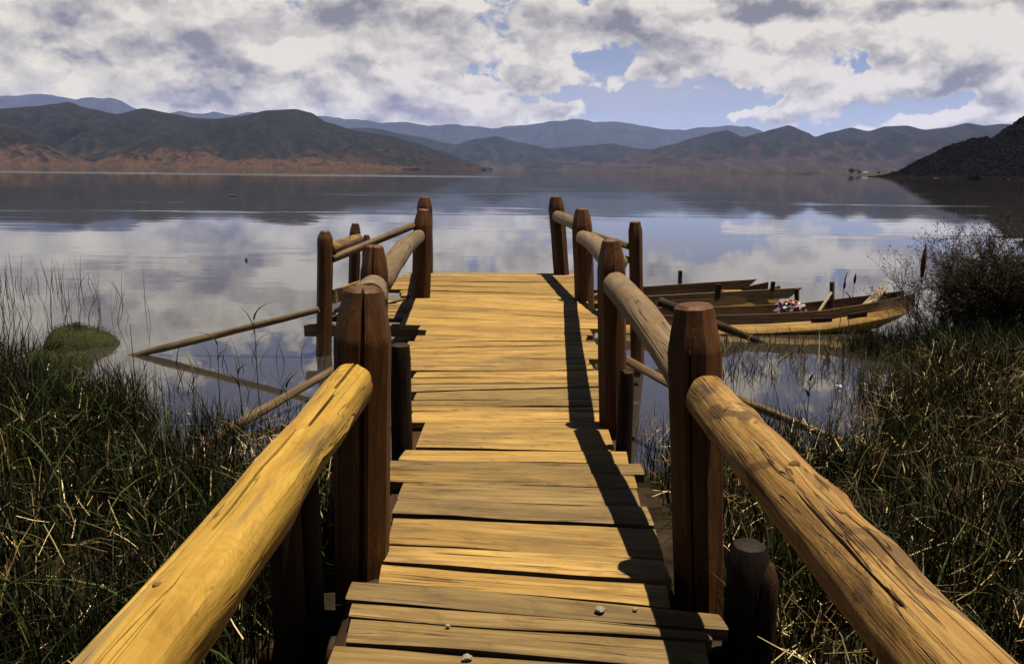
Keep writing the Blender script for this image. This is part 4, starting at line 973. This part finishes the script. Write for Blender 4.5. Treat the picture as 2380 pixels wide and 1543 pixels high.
# ------------------------------------------------------------------ shrubs on the right
M_twig = plain('twig_bark', (0.014, 0.009, 0.006), 0.8, 0.3, 30)
M_sleaf = blade_mat('shrub_leaf', [(0.0, (0.004, 0.0032, 0.0018)), (0.6, (0.010, 0.0076, 0.0032)), (1.0, (0.046, 0.027, 0.010))], 0.3)
def shrub(c, h, spread, nstem, nleaf, label, seed, bare=0.0, twig=5):
    rg = np.random.default_rng(seed)
    t_ = thing('shrub', label, 'shrub', c, 'shrubs at the water edge')
    segs, leaves = [], []
    def grow(p, d, L, r, lev):
        q = p.copy(); n = 4
        for i in range(n):
            d = d + rg.normal(0, 0.13, 3); d[2] += 0.05; d /= np.linalg.norm(d)
            e = q + d * L / n
            segs.append((q, e, r * (1 - i / n * 0.5), r * (1 - (i + 1) / n * 0.5)))
            if lev < 3:
                for _ in range(rg.integers(1, 3) if lev else 2):
                    dd = d + rg.normal(0, 0.48, 3); dd[2] = abs(dd[2]) * 0.7 + 0.15; dd /= np.linalg.norm(dd)
                    grow(e, dd, L * rg.uniform(0.38, 0.62), r * 0.45, lev + 1 + (lev == 0 and rg.random() < 0.1))
            else:
                leaves.append(e)
            q = e
        leaves.append(q)
    for i in range(nstem):
        th = rg.uniform(0, 6.28); o_ = rg.uniform(0, 0.25) * spread
        d = np.array([math.cos(th) * spread * rg.uniform(0.1, 0.9), math.sin(th) * spread * rg.uniform(0.1, 0.6), 1.0]); d /= np.linalg.norm(d)
        grow(np.array([math.cos(th) * o_, math.sin(th) * o_, 0.0]), d, h * rg.uniform(0.5, 0.78), 0.007, 1)
    A = np.array([s[0] for s in segs]); B = np.array([s[1] for s in segs]); ra = np.array([s[2] for s in segs]); rb = np.array([s[3] for s in segs])
    D = B - A; D /= np.linalg.norm(D, axis=1)[:, None] + 1e-9
    S = np.cross(D, np.array([0.31, 0.77, 0.55])); S /= np.linalg.norm(S, axis=1)[:, None]; T = np.cross(D, S)
    ring = lambda P, r: np.stack([P + (S * math.cos(a) + T * math.sin(a)) * np.maximum(r, 0.0017)[:, None] for a in (0, 2.094, 4.189)], 1)
    V = np.concatenate([ring(A, ra), ring(B, rb)], 1)
    f = np.array([(0, 1, 4, 3), (1, 2, 5, 4), (2, 0, 3, 5)])
    fast_mesh('branches', V.reshape(-1, 3), (f[None] + (np.arange(len(segs)) * 6)[:, None, None]).reshape(-1, 4), M_twig, parent=t_, loc=tuple(c))
    Lp = np.array(leaves); idx = rg.integers(0, len(Lp), nleaf)
    P = Lp[idx] + rg.normal(0, 0.018, (nleaf, 3))
    d1 = rg.normal(0, 1, (nleaf, 3)); d1[:, 2] = np.abs(d1[:, 2]); d1 /= np.linalg.norm(d1, axis=1)[:, None]
    d2 = np.cross(d1, rg.normal(0, 1, (nleaf, 3))); d2 /= np.linalg.norm(d2, axis=1)[:, None]
    ll = rg.uniform(0.012, 0.030, nleaf)[:, None]
    V = np.stack([P, P + d1 * ll * .5 + d2 * ll * .22, P + d1 * ll, P + d1 * ll * .5 - d2 * ll * .22], 1)
    lv = fast_mesh('leaves', V.reshape(-1, 3), (np.arange(nleaf * 4).reshape(-1, 4)), M_sleaf, np.repeat(rg.random(nleaf), 4), parent=t_, loc=tuple(c)); lv['kind'] = 'stuff'
    return t_
def on_ground(px, py, z=WATER_Z - 0.03): return atz(px, py, z)
shrub(on_ground(2290, 808), 1.2, 0.80, 36, 34000, 'big dense dark shrub at the right edge of the water', 5)
shrub(on_ground(2370, 812), 1.25, 0.75, 36, 32000, 'leafy shrub cut by the right edge of the photo', 6)
shrub(on_ground(2165, 806), 1.0, 0.65, 16, 3500, 'thin twiggy shrub with few leaves behind the canoe bow', 7)
shrub(on_ground(2225, 800), 1.1, 0.8, 24, 15000, 'middle dark shrub between the thin twiggy one and the big dense one', 8)
# bank under the shrubs
V, Fc, n = [], [], 40
for i in range(13):
    for j in range(n):
        u, th = i / 12, 2 * math.pi * j / n
        x, y = 2.2 * u * math.cos(th), 0.95 * u * math.sin(th)
        V.append((x, y, 0.20 * (1 - u ** 2) * (1 + 0.8 * noise.noise((x * 2.2, y * 2.2, 2))) - 0.06))
for i in range(12):
    for j in range(n): Fc.append((i * n + j, (i + 1) * n + j, (i + 1) * n + (j + 1) % n, i * n + (j + 1) % n))
bc = on_ground(2330, 826, WATER_Z)
o = mesh_obj('bank', V, Fc, mt_mud, None, True, loc=bc + Vector((0.35, 0, 0))); tag(o, kind='structure')
n = 5200
u = rng.random(n) ** 0.5; th = rng.uniform(0, 6.28, n)
x = bc.x + 0.35 + 2.1 * u * np.cos(th); y = bc.y + 0.95 * u * np.sin(th)
blades('bank_grass', np.stack([x, y, WATER_Z + 0.18 * (1 - u ** 2) - 0.03], -1), rng.uniform(0.10, 0.42, n), rng.uniform(0.05, 0.5, n), rng.uniform(0.004, 0.008, n), rng.beta(1.2, 3, n), M_sedge, 4, rng.uniform(0, 0.9, n))
